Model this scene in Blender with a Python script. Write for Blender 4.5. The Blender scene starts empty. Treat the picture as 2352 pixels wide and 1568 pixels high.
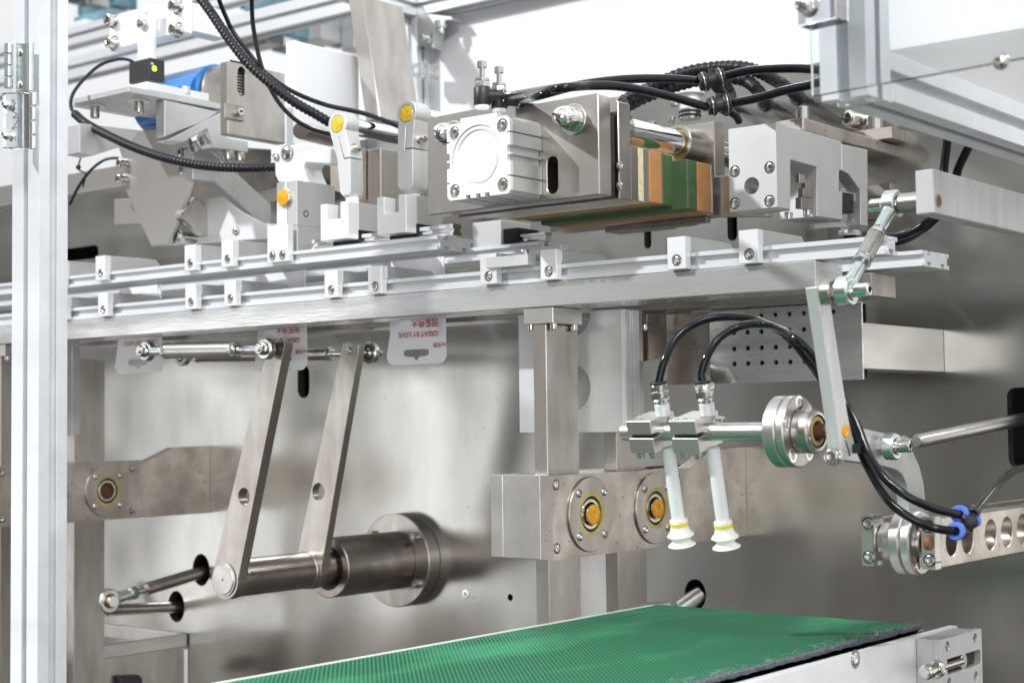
import bpy, bmesh, math, random
from mathutils import Vector, Matrix
from mathutils.geometry import tessellate_polygon
random.seed(4)
SC = bpy.context.scene
COL = SC.collection
R = math.radians
# ------------------------------------------------------------------ camera
# world axes: X right along the machine, Y into the machine (back plate at Y=0), Z up; millimetres, scaled to metres on build
F = 3592.0
CAM = Vector((800.0, -1340.0, 0.0))
_vy = Vector((2899, 145, F)).normalized()
_vx = -Vector((-4476, 232, F)); _vx = (_vx - _vx.dot(_vy) * _vy).normalized()
_vz = _vx.cross(_vy)
cam = bpy.data.objects.new('camera', bpy.data.cameras.new('camera')); COL.objects.link(cam); SC.camera = cam
_right = Vector((_vx.x, _vy.x, _vz.x)); _down = Vector((_vx.y, _vy.y, _vz.y)); _fwd = Vector((_vx.z, _vy.z, _vz.z))
m = Matrix((_right, -_down, -_fwd)).transposed().to_4x4(); m.translation = CAM * 0.001
cam.matrix_world = m
cam.data.sensor_width = 36; cam.data.lens = 36 * F / 2352
cam.data.clip_start = 0.02; cam.data.clip_end = 100
cam.data.dof.use_dof = True; cam.data.dof.focus_distance = 1.22; cam.data.dof.aperture_fstop = 13
# ------------------------------------------------------------------ world: a pale bright hall, dimmer behind the photographer and towards the floor
W = bpy.data.worlds.new('World'); SC.world = W; W.use_nodes = True
wt = W.node_tree; wn = wt.nodes; wl = wt.links; wn.clear()
wo = wn.new('ShaderNodeOutputWorld'); bg = wn.new('ShaderNodeBackground'); wl.new(bg.outputs[0], wo.inputs[0])
tc = wn.new('ShaderNodeTexCoord'); sp = wn.new('ShaderNodeSeparateXYZ'); wl.new(tc.outputs['Generated'], sp.inputs[0])
def wmath(op, a, b=None, c=None):
    n = wn.new('ShaderNodeMath'); n.operation = op
    for i, v in enumerate((a, b, c)):
        if v is None: continue
        if isinstance(v, (int, float)): n.inputs[i].default_value = v
        else: wl.new(v, n.inputs[i])
    return n.outputs[0]
zz = wmath('MULTIPLY', sp.outputs['Z'], 0.75); yy = wmath('MULTIPLY', sp.outputs['Y'], 0.52); xx = wmath('MULTIPLY', sp.outputs['X'], 0.30)
tt = wmath('ADD', wmath('ADD', zz, yy), xx)
rp = wn.new('ShaderNodeValToRGB'); wl.new(wmath('MULTIPLY_ADD', tt, 0.5, 0.5), rp.inputs[0])
el = rp.color_ramp.elements
el[0].position = 0.0; el[0].color = (0.06, 0.054, 0.05, 1)
el[1].position = 1.0; el[1].color = (1.15, 1.2, 1.24, 1)
for p_, c_ in ((0.2, (0.145, 0.135, 0.128)), (0.42, (0.38, 0.365, 0.35)), (0.55, (0.72, 0.72, 0.72)), (0.68, (0.98, 1.02, 1.05))):
    e = el.new(p_); e.color = (*c_, 1)
# soft upright noise bands added on the camera side, to vary reflections in the metal
wm = wn.new('ShaderNodeMapping'); wm.inputs['Scale'].default_value = (1, 1, 0.35); wl.new(tc.outputs['Generated'], wm.inputs[0])
wz = wn.new('ShaderNodeTexNoise'); wz.inputs['Scale'].default_value = 3.6; wz.inputs['Detail'].default_value = 3; wl.new(wm.outputs[0], wz.inputs['Vector'])
wr = wn.new('ShaderNodeMapRange'); wl.new(wz.outputs[0], wr.inputs[0]); wr.inputs[1].default_value = 0.36; wr.inputs[2].default_value = 0.64; wr.inputs[3].default_value = 0.22; wr.inputs[4].default_value = 1.9
wside = wn.new('ShaderNodeMapRange'); wl.new(sp.outputs['Y'], wside.inputs[0]); wside.inputs[1].default_value = 0.45; wside.inputs[2].default_value = -0.05
wmx = wn.new('ShaderNodeMix'); wmx.data_type = 'FLOAT'; wl.new(wside.outputs[0], wmx.inputs[0]); wmx.inputs[2].default_value = 1.0; wl.new(wr.outputs[0], wmx.inputs[3])
wl.new(rp.outputs[0], bg.inputs[0]); wl.new(wmx.outputs[0], bg.inputs[1])
# ------------------------------------------------------------------ lamps
def area(name, loc, target, size, power, color=(1, 1, 1), sy=None):
    L = bpy.data.lights.new(name, 'AREA'); L.energy = power; L.color = color; L.shape = 'RECTANGLE'; L.size = size; L.size_y = sy or size
    o = bpy.data.objects.new(name, L); COL.objects.link(o); o.location = loc
    o.rotation_euler = (Vector(target) - Vector(loc)).to_track_quat('-Z', 'Y').to_euler(); return o
area('key_lamp', (-2.6, -3.3, 2.9), (0.0, -0.3, 0.1), 0.12, 215, (0.96, 0.98, 1.0))
area('left_soft_fill', (-2.95, -2.45, -0.45), (-0.4, 0, -0.1), 1.5, 11, (0.97, 0.99, 1.0), 1.5)  # added soft fill at left, no real window; brightens back plate and beam
area('fill_lamp', (1.9, -2.4, -0.1), (0, 0, 0), 1.5, 16, (1, 1, 1), 1.2)
area('upper_right_fill', (1.7, -1.5, 1.7), (0.1, -0.2, 0.1), 0.9, 42, (1, 0.99, 0.97), 0.25)  # added soft fill from the upper right, brightens the right-hand faces
SC.view_settings.view_transform = 'Standard'; SC.view_settings.look = 'None'; SC.view_settings.exposure = 0.08; SC.view_settings.gamma = 1
# ------------------------------------------------------------------ pixel of the 2352-wide photograph on a known plane -> place in the world
def ray(u, v):
    a = (u - 1176) / F; b = (v - 784) / F
    return Vector((_vx.x * a + _vx.y * b + _vx.z, _vy.x * a + _vy.y * b + _vy.z, _vz.x * a + _vz.y * b + _vz.z))
def PY(u, v, y): r = ray(u, v); return CAM + r * ((y - CAM.y) / r.y)
def PX(u, v, x): r = ray(u, v); return CAM + r * ((x - CAM.x) / r.x)
def PZ(u, v, z): r = ray(u, v); return CAM + r * ((z - CAM.z) / r.z)
def qy(pts, y): return [(p.x, p.z) for p in (PY(u, v, y) for u, v in pts)]
def qx(pts, x): return [(p.y, p.z) for p in (PX(u, v, x) for u, v in pts)]
def qz(pts, z): return [(p.x, p.y) for p in (PZ(u, v, z) for u, v in pts)]
def circ(c, r, n=24, r2=None):
    r2 = r2 or r
    return [(c[0] + r * math.cos(2 * math.pi * i / n), c[1] + r2 * math.sin(2 * math.pi * i / n)) for i in range(n)]
def slot(c, w, h, n=8):
    r = w / 2; out = []
    for i in range(n + 1): a = math.pi * i / n; out.append((c[0] + r * math.cos(a), c[1] + h / 2 - r + r * math.sin(a)))
    for i in range(n + 1): a = math.pi + math.pi * i / n; out.append((c[0] + r * math.cos(a), c[1] - h / 2 + r + r * math.sin(a)))
    return out
# ------------------------------------------------------------------ mesh builder (mm)
def basis(d):
    d = Vector(d).normalized(); a = Vector((0, 0, 1)) if abs(d.z) < 0.9 else Vector((1, 0, 0))
    u = a.cross(d).normalized(); v = d.cross(u); return u, v, d
class B:
    def __init__(s): s.bm = bmesh.new(); s.bev = 0
    def prism(s, axis, pts, a, b, holes=()):
        """pts in the two other axes (x: y,z  y: x,z  z: x,y), extruded along axis from a to b"""
        bm = s.bm
        def mk(p, t): return bm.verts.new({'x': (t, p[0], p[1]), 'y': (p[0], t, p[1]), 'z': (p[0], p[1], t)}[axis])
        loops = [pts] + list(holes); ra = [[mk(p, a) for p in l] for l in loops]; rb = [[mk(p, b) for p in l] for l in loops]
        if holes:
            fa = [v for l in ra for v in l]; fb = [v for l in rb for v in l]
            for t in tessellate_polygon([[Vector((p[0], p[1], 0)) for p in l] for l in loops]):
                for fl in (fa, fb):
                    try: bm.faces.new([fl[i] for i in t])
                    except ValueError: pass
        else: bm.faces.new(ra[0]); bm.faces.new(rb[0])
        for la, lb in zip(ra, rb):
            n = len(la)
            for i in range(n): bm.faces.new((la[i], la[(i + 1) % n], lb[(i + 1) % n], lb[i]))
        return s
    def box(s, x0, x1, y0, y1, z0, z1): return s.prism('z', [(x0, y0), (x1, y0), (x1, y1), (x0, y1)], z0, z1)
    def pY(s, px, y, t, holes=()): return s.prism('y', qy(px, y), y, y + t, holes)     # outline seen on the plane Y=y, going t further back
    def pX(s, px, x, t, holes=()): return s.prism('x', qx(px, x), x, x - t, holes)     # outline seen on the plane X=x, going t to the left
    def pZ(s, px, z, t, holes=()): return s.prism('z', qz(px, z), z, z - t, holes)
    def loft(s, p, d, rings, seg=24, closed=False, rot=0.0):
        """rings: (radius, height[, 'h' for hexagonal])"""
        u, v, w = basis(d); p = Vector(p); L = []
        for rg in rings:
            r, h = rg[0], rg[1]; hx = len(rg) > 2; ring = []
            if r <= 1e-6: L.append([s.bm.verts.new(p + w * h)]); continue
            for i in range(seg):
                a = 2 * math.pi * i / seg + rot; rr = r
                if hx: rr = r * math.cos(math.pi / 6) / math.cos(((a - rot) % (math.pi / 3)) - math.pi / 6)
                ring.append(s.bm.verts.new(p + u * (rr * math.cos(a)) + v * (rr * math.sin(a)) + w * h))
            L.append(ring)
        n = len(L)
        for k in range(n if closed else n - 1):
            A, Bn = L[k], L[(k + 1) % n]
            for i in range(seg):
                j = (i + 1) % seg
                if len(A) == 1 and len(Bn) == 1: break
                if len(A) == 1: s.bm.faces.new((A[0], Bn[j], Bn[i]))
                elif len(Bn) == 1: s.bm.faces.new((A[i], A[j], Bn[0]))
                else: s.bm.faces.new((A[i], A[j], Bn[j], Bn[i]))
        if not closed:
            for e in (L[0], L[-1]):
                if len(e) > 2: s.bm.faces.new(e)
        return s
    def cyl(s, p0, p1, r, seg=24, c=0.0, r1=None):
        p0 = Vector(p0); p1 = Vector(p1); h = (p1 - p0).length; r1 = r if r1 is None else r1
        rg = [(r - c, 0), (r, c), (r1, h - c), (r1 - c, h)] if c else [(r, 0), (r1, h)]
        return s.loft(p0, p1 - p0, rg, seg)
    def ring(s, p, d, ro, ri, h, seg=28, c=0.0):
        if c: return s.loft(p, d, [(ri, 0), (ro - c, 0), (ro, c), (ro, h - c), (ro - c, h), (ri, h)], seg, True)
        return s.loft(p, d, [(ri, 0), (ro, 0), (ro, h), (ri, h)], seg, True)
    def ball(s, c, r, seg=20):
        n = 10; return s.loft(c, (0, 0, 1), [(r * math.sin(math.pi * i / n), -r * math.cos(math.pi * i / n)) for i in range(n + 1)], seg)
    def tube(s, pts, r, seg=12, step=None, ribs=None):
        P = smooth(pts, step or r * 1.2)
        if ribs:
            P = smooth(pts, ribs / 4.0)
        n = len(P); t = [(P[min(i + 1, n - 1)] - P[max(i - 1, 0)]).normalized() for i in range(n)]
        u = basis(t[0])[0]; prev = None
        for i in range(n):
            u = (u - t[i] * u.dot(t[i])).normalized(); v = t[i].cross(u)
            rr = r
            if ribs: rr = r * (1.0, 1.0, 0.86, 0.86)[i % 4]
            ring = [s.bm.verts.new(P[i] + u * (rr * math.cos(2 * math.pi * k / seg)) + v * (rr * math.sin(2 * math.pi * k / seg))) for k in range(seg)]
            if prev:
                for k in range(seg): s.bm.faces.new((prev[k], prev[(k + 1) % seg], ring[(k + 1) % seg], ring[k]))
            else: s.bm.faces.new(ring)
            prev = ring
        s.bm.faces.new(prev); return s
    def bevel(s, w): s.bev = w; return s
    def mesh(s, name, base=Vector((0, 0, 0)), mats=(), ang=32):
        bm = s.bm; bmesh.ops.recalc_face_normals(bm, faces=bm.faces)
        if s.bev:
            ed = [e for e in bm.edges if len(e.link_faces) == 2 and e.calc_face_angle(0) > R(50) and e.calc_length() > s.bev * 2.5]
            bmesh.ops.bevel(bm, geom=ed, offset=s.bev, segments=1, affect='EDGES', clamp_overlap=True, profile=0.5)
            bmesh.ops.recalc_face_normals(bm, faces=bm.faces)
        for v in bm.verts: v.co = (v.co - base) * 0.001
        me = bpy.data.meshes.new(name); bm.to_mesh(me); bm.free()
        for f in me.polygons: f.use_smooth = True
        me.set_sharp_from_angle(angle=R(ang))
        for mt in mats: me.materials.append(mt)
        return me
def smooth(pts, step):
    pts = [Vector(p) for p in pts]; out = []
    P = [pts[0] * 2 - pts[1]] + pts + [pts[-1] * 2 - pts[-2]]
    for i in range(1, len(P) - 2):
        a, b, c, d = P[i - 1:i + 3]; n = max(2, int((c - b).length / step))
        for k in range(n):
            t = k / n; out.append(0.5 * ((2 * b) + (c - a) * t + (2 * a - 5 * b + 4 * c - d) * t * t + (3 * b - a - 3 * c + d) * t ** 3))
    out.append(pts[-1]); return out
# ------------------------------------------------------------------ materials
def mat(name, col, metal=0.0, rough=0.4, noise=0.12, nscale=30, bump=0.0, bscale=400, stretch=(1, 1, 1), aniso=0.0, tangent=None, spots=0.0, spotcol=(0.1, 0.08, 0.06), rvar=0.12, trans=0.0, coat=0.0, emit=None, warm=None, spec=None):
    M = bpy.data.materials.new(name); M.use_nodes = True; nt = M.node_tree; N = nt.nodes; L = nt.links
    b = N['Principled BSDF']; b.inputs['Metallic'].default_value = metal; b.inputs['Roughness'].default_value = rough
    b.inputs['Base Color'].default_value = (*col, 1); b.inputs['Transmission Weight'].default_value = trans; b.inputs['Coat Weight'].default_value = coat
    if spec is not None: b.inputs['Specular IOR Level'].default_value = spec
    if emit: b.inputs['Emission Color'].default_value = (*emit[0], 1); b.inputs['Emission Strength'].default_value = emit[1]
    t = N.new('ShaderNodeTexCoord'); mp = N.new('ShaderNodeMapping'); L.new(t.outputs['Object'], mp.inputs[0]); mp.inputs['Scale'].default_value = stretch
    if noise or rvar:
        n1 = N.new('ShaderNodeTexNoise'); n1.inputs['Scale'].default_value = nscale; n1.inputs['Detail'].default_value = 6; n1.inputs['Roughness'].default_value = 0.6
        L.new(mp.outputs[0], n1.inputs['Vector'])
        mr = N.new('ShaderNodeMapRange'); L.new(n1.outputs[0], mr.inputs[0]); mr.inputs[1].default_value = 0.3; mr.inputs[2].default_value = 0.7
        mx = N.new('ShaderNodeMix'); mx.data_type = 'RGBA'; L.new(mr.outputs[0], mx.inputs[0])
        lo = [max(0, c * (1 - noise * 1.6)) for c in col]; hi = [min(1, c * (1 + noise)) for c in col]
        if warm: lo = [lo[i] * warm[i] for i in range(3)]
        mx.inputs[6].default_value = (*lo, 1); mx.inputs[7].default_value = (*hi, 1)
        out = mx.outputs[2]
        if rvar:
            m2 = N.new('ShaderNodeMapRange'); L.new(n1.outputs[0], m2.inputs[0]); m2.inputs[1].default_value = 0.3; m2.inputs[2].default_value = 0.7
            m2.inputs[3].default_value = min(1, rough * (1 + rvar)); m2.inputs[4].default_value = rough * (1 - rvar); L.new(m2.outputs[0], b.inputs['Roughness'])
        if spots:
            n3 = N.new('ShaderNodeTexNoise'); n3.inputs['Scale'].default_value = 160; n3.inputs['Detail'].default_value = 3; L.new(t.outputs['Object'], n3.inputs['Vector'])
            m3 = N.new('ShaderNodeMapRange'); L.new(n3.outputs[0], m3.inputs[0]); m3.inputs[1].default_value = 0.66; m3.inputs[2].default_value = 0.74; m3.inputs[4].default_value = spots
            x3 = N.new('ShaderNodeMix'); x3.data_type = 'RGBA'; L.new(m3.outputs[0], x3.inputs[0]); L.new(out, x3.inputs[6]); x3.inputs[7].default_value = (*spotcol, 1); out = x3.outputs[2]
        L.new(out, b.inputs['Base Color'])
    if bump:
        n2 = N.new('ShaderNodeTexNoise'); n2.inputs['Scale'].default_value = bscale; n2.inputs['Detail'].default_value = 4; L.new(mp.outputs[0], n2.inputs['Vector'])
        bp = N.new('ShaderNodeBump'); bp.inputs['Strength'].default_value = bump; bp.inputs['Distance'].default_value = 0.0002; L.new(n2.outputs[0], bp.inputs['Height']); L.new(bp.outputs[0], b.inputs['Normal'])
    if aniso:
        b.inputs['Anisotropic'].default_value = aniso
        cx = N.new('ShaderNodeCombineXYZ')
        for i in range(3): cx.inputs[i].default_value = tangent[i]
        L.new(cx.outputs[0], b.inputs['Tangent'])
    return M
M = {}
M['wall'] = mat('brushed_steel_plate', (0.50, 0.50, 0.475), 0.95, 0.22, 0.12, 5, 0.05, 260, (1.2, 1, 0.5), 0.3, (1, 0, 0), 0.35, (0.16, 0.14, 0.11))
_w = M['wall'].node_tree; _b = [n for n in _w.nodes if n.type == 'BUMP'][0]
_n = _w.nodes.new('ShaderNodeTexNoise'); _n.inputs['Scale'].default_value = 3.2; _n.inputs['Detail'].default_value = 2; _t = _w.nodes.new('ShaderNodeTexCoord'); _w.links.new(_t.outputs['Object'], _n.inputs['Vector'])
_c = _w.nodes.new('ShaderNodeBump'); _c.inputs['Strength'].default_value = 1.0; _c.inputs['Distance'].default_value = 0.012; _w.links.new(_n.outputs[0], _c.inputs['Height']); _w.links.new(_c.outputs[0], _b.inputs['Normal'])
M['steel'] = mat('ground_steel', (0.47, 0.445, 0.42), 1.0, 0.31, 0.13, 45, 0.22, 300, (1, 1, 0.3), warm=(1, 0.96, 0.92))
M['steel_dark'] = mat('dark_turned_steel', (0.40, 0.36, 0.33), 1.0, 0.30, 0.2, 30, 0.2, 400)
M['steel_light'] = mat('light_ground_steel', (0.60, 0.585, 0.56), 1.0, 0.34, 0.12, 25, 0.3, 500, (1, 0.25, 1))
M['spotted'] = mat('stained_steel', (0.56, 0.51, 0.475), 1.0, 0.36, 0.2, 24, 0.2, 300, spots=0.8, spotcol=(0.17, 0.12, 0.08), warm=(1, 0.95, 0.90))
M['bright'] = mat('polished_beam_steel', (0.72, 0.72, 0.72), 0.72, 0.26, 0.26, 22, 0.35, 260, (0.25, 1, 2), warm=(0.93, 0.97, 0.94), rvar=0.6)
M['chrome'] = mat('chrome', (0.80, 0.80, 0.81), 1.0, 0.07, 0.02, 40)
M['nickel'] = mat('nickel_screw', (0.62, 0.60, 0.57), 1.0, 0.2, 0.05, 60)
M['tube_alu'] = mat('threaded_aluminium_tube', (0.86, 0.87, 0.88), 0.05, 0.3, 0.04, 60)
M['zinc'] = mat('zinc_plate', (0.68, 0.74, 0.74), 1.0, 0.27, 0.12, 60, 0.2, 500)
M['alu'] = mat('anodised_aluminium', (0.58, 0.585, 0.58), 0.7, 0.42, 0.05, 30, 0.25, 1500)
M['alu_l'] = mat('pale_anodised_aluminium', (0.80, 0.81, 0.82), 0.35, 0.40, 0.04, 30, 0.15, 1500)
M['alu_mill'] = mat('milled_aluminium', (0.62, 0.625, 0.62), 0.5, 0.45, 0.1, 60, 0.4, 700, (1, 1, 0.2))
M['profile'] = mat('aluminium_profile', (0.74, 0.765, 0.79), 0.35, 0.36, 0.07, 20, 0.15, 500, (0.1, 1, 1))
M['white'] = mat('white_plastic', (0.86, 0.87, 0.88), 0.0, 0.35, 0.02, 20)
M['whitepanel'] = mat('white_glossy_panel', (0.76, 0.78, 0.80), 0.0, 0.15, 0.01, 5)
M['black'] = mat('black_tube', (0.006, 0.007, 0.010), 0.0, 0.13, 0.1, 60, spec=0.35)
M['rubber'] = mat('black_rubber', (0.010, 0.010, 0.013), 0.0, 0.42, 0.2, 60, spec=0.35)
M['plastic'] = mat('black_fitting_plastic', (0.018, 0.018, 0.021), 0.0, 0.42, 0.15, 90, 0.2, 900)
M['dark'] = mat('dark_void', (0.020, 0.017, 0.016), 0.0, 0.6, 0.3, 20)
M['green'] = mat('green_pad', (0.058, 0.115, 0.045), 0.0, 0.6, 0.12, 60, 0.5, 700)
M['orange'] = mat('orange_pad', (0.46, 0.22, 0.08), 0.0, 0.65, 0.1, 60, 0.6, 600)
M['foam'] = mat('cream_felt', (0.72, 0.62, 0.38), 0.0, 0.85, 0.15, 200, 0.8, 900)
M['yellow'] = mat('yellow_marking_paint', (0.78, 0.50, 0.03), 0.0, 0.35, 0.25, 260, 0.6, 300, warm=(0.9, 0.95, 0.6))
M['amber'] = mat('orange_marking_paint', (0.82, 0.37, 0.01), 0.0, 0.28, 0.2, 200, 0.6, 260)
M['brass'] = mat('brass_ring', (0.62, 0.47, 0.17), 1.0, 0.3, 0.12, 60)
M['cream'] = mat('greased_seal', (0.58, 0.45, 0.17), 0.2, 0.4, 0.15, 120)
M['blue'] = mat('blue_painted_motor', (0.006, 0.17, 0.50), 0.0, 0.35, 0.08, 12, coat=0.3)
M['bluering'] = mat('blue_release_ring', (0.10, 0.19, 0.72), 0.0, 0.35, 0.05, 60)
M['silicone'] = mat('translucent_silicone', (0.86, 0.88, 0.80), 0.0, 0.35, 0.03, 40)
M['silicone'].node_tree.nodes['Principled BSDF'].inputs['Subsurface Weight'].default_value = 0.3
M['silicone'].node_tree.nodes['Principled BSDF'].inputs['Subsurface Radius'].default_value = (0.004, 0.004, 0.004)
M['cupband'] = mat('yellow_cup_band', (0.85, 0.66, 0.03), 0.0, 0.35, 0.05, 60)
M['film'] = mat('white_bag_film', (0.90, 0.91, 0.94), 0.0, 0.25, 0.03, 20, 0.6, 60, coat=0.3)
M['red'] = mat('red_print', (0.55, 0.02, 0.03), 0.0, 0.5, 0.1, 100)
M['ink'] = mat('dark_print', (0.05, 0.05, 0.08), 0.0, 0.5, 0.1, 100)
M['etch'] = mat('white_engraving', (0.85, 0.85, 0.85), 0.0, 0.6, 0.0, 100, rvar=0)
M['acrylic'] = mat('clear_acrylic', (0.96, 0.98, 0.99), 0.0, 0.03, 0.0, 10, rvar=0, trans=1.0)
M['guard'] = mat('guard_glare_acrylic', (0.88, 0.90, 0.91), 0.0, 0.12, 0.02, 5); M['guard'].node_tree.nodes['Principled BSDF'].inputs['Alpha'].default_value = 0.25  # glare of the bright hall put into the colour of clear acrylic
M['smoked'] = mat('smoked_panel', (0.55, 0.56, 0.57), 0.0, 0.2, 0.05, 10)
M['led'] = mat('green_led', (0.5, 0.9, 0.05), 0.0, 0.3, 0, 10, rvar=0, emit=((0.6, 1.0, 0.05), 2.0))
M['rust'] = mat('rusty_bore', (0.20, 0.085, 0.045), 0.3, 0.7, 0.3, 90)
M['fuzz'] = mat('grey_belt_fabric', (0.10, 0.11, 0.13), 0.0, 0.9, 0.4, 300, 1.0, 800)
M['belt_w'] = mat('belt_thread', (0.55, 0.72, 0.62), 0.0, 0.7, 0.1, 100)
M['bw'] = mat('white_belt_edge', (0.82, 0.84, 0.80), 0.0, 0.6, 0.05, 60)
M['factory'] = mat('pale_blue_machinery', (0.22, 0.40, 0.50), 0.0, 0.5, 0.5, 3, warm=(0.8, 0.9, 1))
M['red_tape'] = mat('brown_tape', (0.25, 0.06, 0.04), 0.0, 0.6, 0.2, 100)
# ------------------------------------------------------------------ things and parts
class T:
    def __init__(s, name, label, cat, base, group=None, kind=None):
        s.b = Vector(base); o = bpy.data.objects.new(name, None); COL.objects.link(o); s.o = o
        o.location = s.b * 0.001; o.empty_display_size = 0.01
        o['label'] = label
        if kind: o['kind'] = kind
        if cat: o['category'] = cat
        if group: o['group'] = group
    def part(s, name, b, mt, parent=None, label=None, ang=32, mats=None):
        me = b.mesh(name, s.b, mats or [M[mt]], ang); o = bpy.data.objects.new(name, me); COL.objects.link(o); o.parent = parent or s.o
        if label: o['label'] = label
        return o
    def inst(s, name, me, p, d, sx, sz, parent=None, rot=0.0):
        o = bpy.data.objects.new(name, me); COL.objects.link(o); o.parent = parent or s.o
        u, v, w = basis(d); mm = Matrix((u, v, w)).transposed().to_4x4() @ Matrix.Rotation(rot, 4, 'Z') @ Matrix.Diagonal((sx, sx, sz, 1))
        mm.translation = (Vector(p) - s.b) * 0.001; o.matrix_local = mm; return o
    def screw(s, p, d, r, h, mt='nickel', parent=None, name='socket_screw'):
        return s.inst(name, unit('screw', mt), p, d, r, h, parent, random.random())
    def nut(s, p, d, r, h, mt='zinc', parent=None): return s.inst('hex_nut', unit('nut', mt), p, d, r, h, parent, random.random())
    def washer(s, p, d, r, h, mt='nickel', parent=None): return s.inst('washer', unit('washer', mt), p, d, r, h, parent)
    def button(s, p, d, r, h, mt='nickel', parent=None): return s.inst('button_screw', unit('button', mt), p, d, r, h, parent, random.random())
_units = {}
def unit(kind, mt):
    k = (kind, mt)
    if k in _units: return _units[k]
    b = B(); Z = (0, 0, 1)
    if kind == 'screw': b.loft((0, 0, 0), Z, [(1, 0), (1, .86), (.95, .96), (.88, 1), (.60, 1, 'h'), (.56, .96, 'h'), (.56, .45, 'h'), (0, .40)], 24)
    if kind == 'nut': b.loft((0, 0, 0), Z, [(.95, 0), (1, .1, 'h'), (1, .88, 'h'), (.84, 1), (.5, 1), (.5, .6), (0, .6)], 24)
    if kind == 'washer': b.loft((0, 0, 0), Z, [(.97, 0), (1, .2), (1, .8), (.96, 1), (.5, 1), (.5, 0.0)], 28, True)
    if kind == 'button': b.loft((0, 0, 0), Z, [(1, 0), (1, .15), (.85, .6), (.6, .9), (.48, 1), (.45, .97, 'h'), (.45, .5, 'h'), (0, .45)], 24)
    me = b.mesh(kind, Vector((0, 0, 0)), [M[mt]], 30)
    _units[k] = me; return me
def single(name, label, cat, b, mt, base, group=None, kind=None, ang=32, mats=None):
    me = b.mesh(name, Vector(base), mats or [M[mt]], ang); o = bpy.data.objects.new(name, me); COL.objects.link(o); o.location = Vector(base) * 0.001
    o['label'] = label
    if cat: o['category'] = cat
    if group: o['group'] = group
    if kind: o['kind'] = kind
    return o
def tprofile(w, h, nx, ny, mo, t, un, d):
    """outline of a T-slot extrusion, w by h, nx slots on the two wide sides and ny on the others"""
    def side(L, n):
        if not n: return [(0, 0)]
        out = [(0, 0)]
        for k in range(n):
            c = L * (k + 0.5) / n
            out += [(c - mo / 2, 0), (c - mo / 2, t), (c - un / 2, t), (c - un / 2, d), (c + un / 2, d), (c + un / 2, t), (c + mo / 2, t), (c + mo / 2, 0)]
        return out
    P = [(a, n) for a, n in side(w, nx)]
    P += [(w - n, a) for a, n in side(h, ny)]
    P += [(w - a, h - n) for a, n in side(w, nx)]
    P += [(n, h - a) for a, n in side(h, ny)]
    return P
def off(pts, a, b): return [(p[0] + a, p[1] + b) for p in pts]
def text_mesh(txt, size, ext=0.05):
    c = bpy.data.curves.new('txt', 'FONT'); c.body = txt; c.size = size; c.extrude = ext; c.align_x = 'LEFT'; c.offset = 0.12; c.resolution_u = 3
    o = bpy.data.objects.new('txt', c); COL.objects.link(o)
    dg = bpy.context.evaluated_depsgraph_get(); me = bpy.data.meshes.new_from_object(o.evaluated_get(dg)); bpy.data.objects.remove(o); bpy.data.curves.remove(c); return me
def put_text(th, name, txt, org, xdir, ydir, width, mt, parent=None, hscale=1.0):
    """flat lettering laid from org along xdir, width mm long"""
    me = text_mesh(txt, 10.0, 0.0)
    xs = [v.co.x for v in me.vertices]
    k = width / (max(xs) - min(xs)); x0 = min(xs); xd = Vector(xdir).normalized(); yd = Vector(ydir).normalized()
    for v in me.vertices: v.co = (Vector(org) + xd * ((v.co.x - x0) * k) + yd * (v.co.y * k * hscale) - th.b) * 0.001
    me.materials.clear(); me.materials.append(M[mt]); me.name = name
    o = bpy.data.objects.new(name, me); COL.objects.link(o); o.parent = parent or th.o; return o
def dep(p): return (p - CAM).dot(_fwd)
def rr(px, p): return px * dep(Vector(p)) / F        # millimetres for a length in photo pixels at p
def XA(u, y, v=900): return PY(u, v, y).x
def YA(u, x, v=900): return PX(u, v, x).y
def PD(u, v, d): return CAM + ray(u, v) * d
def zc(ox, oy, s): return lambda pts: [((ox + a / s) / 1.7415, (oy + b / s) / 1.7415) for a, b in pts]
NY = (0, -1, 0); NX = (1, 0, 0); UP = (0, 0, 1); DN = (0, 0, -1)
V3 = lambda x, y, z: Vector((x, y, z))
# ================================================================== SETTING: back plate of the machine and what lies behind it
ZT = PY(1866, 147, 0).z
def wh(u, v, px): p = PY(u, v, 0); return (p.x, p.z), rr(px, p)
holes = []
for (u, v, px) in ((462, 1308, 37), (405, 1392, 36), (1597, 1364, 35)):
    c, r = wh(u, v, px); holes.append(circ(c, r * .82, 26, r))
for (u, v) in ((1172, 1371),):
    c, r = wh(u, v, 8); holes.append(circ(c, r, 14))
for (u, v0, v1, w) in ((1487, 505, 571, 15), (1681, 470, 553, 20), (697, 838, 914, 30)):
    a = PY(u, v0, 0); b_ = PY(u, v1, 0); holes.append(slot((a.x, (a.z + b_.z) / 2), rr(w, a) * 1.3, a.z - b_.z))
a = PY(2312, 890, 0); b_ = PY(2320, 1074, 0); w_ = 60
holes.append([(a.x + (8 - 8 * math.cos(R(q_)) if sx < 0 else w_ - 8 + 8 * math.cos(R(q_))), (a.z - 8 + 8 * math.sin(R(q_))) if sz > 0 else (b_.z + 8 - 8 * math.sin(R(q_)))) for sx, sz, an in ((-1, 1, range(0, 91, 18)), (1, 1, range(90, -1, -18)), (1, -1, range(0, 91, 18)), (-1, -1, range(90, -1, -18))) for q_ in an])
a = PY(226, 562, 0); b_ = PY(226, 592, 0)
holes.append([(a.x - 90, b_.z), (a.x - 5, b_.z), (a.x, b_.z + 5), (a.x, a.z - 5), (a.x - 5, a.z), (a.x - 90, a.z)])
b = B().prism('y', [(-1500, -700), (1100, -700), (1100, ZT), (-1500, ZT)], 0, 12, holes)
single('back_plate_wall', 'brushed stainless steel back plate wall of the machine with round holes and slots', None, b, 'wall', (0, 0, 0), kind='structure')
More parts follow.
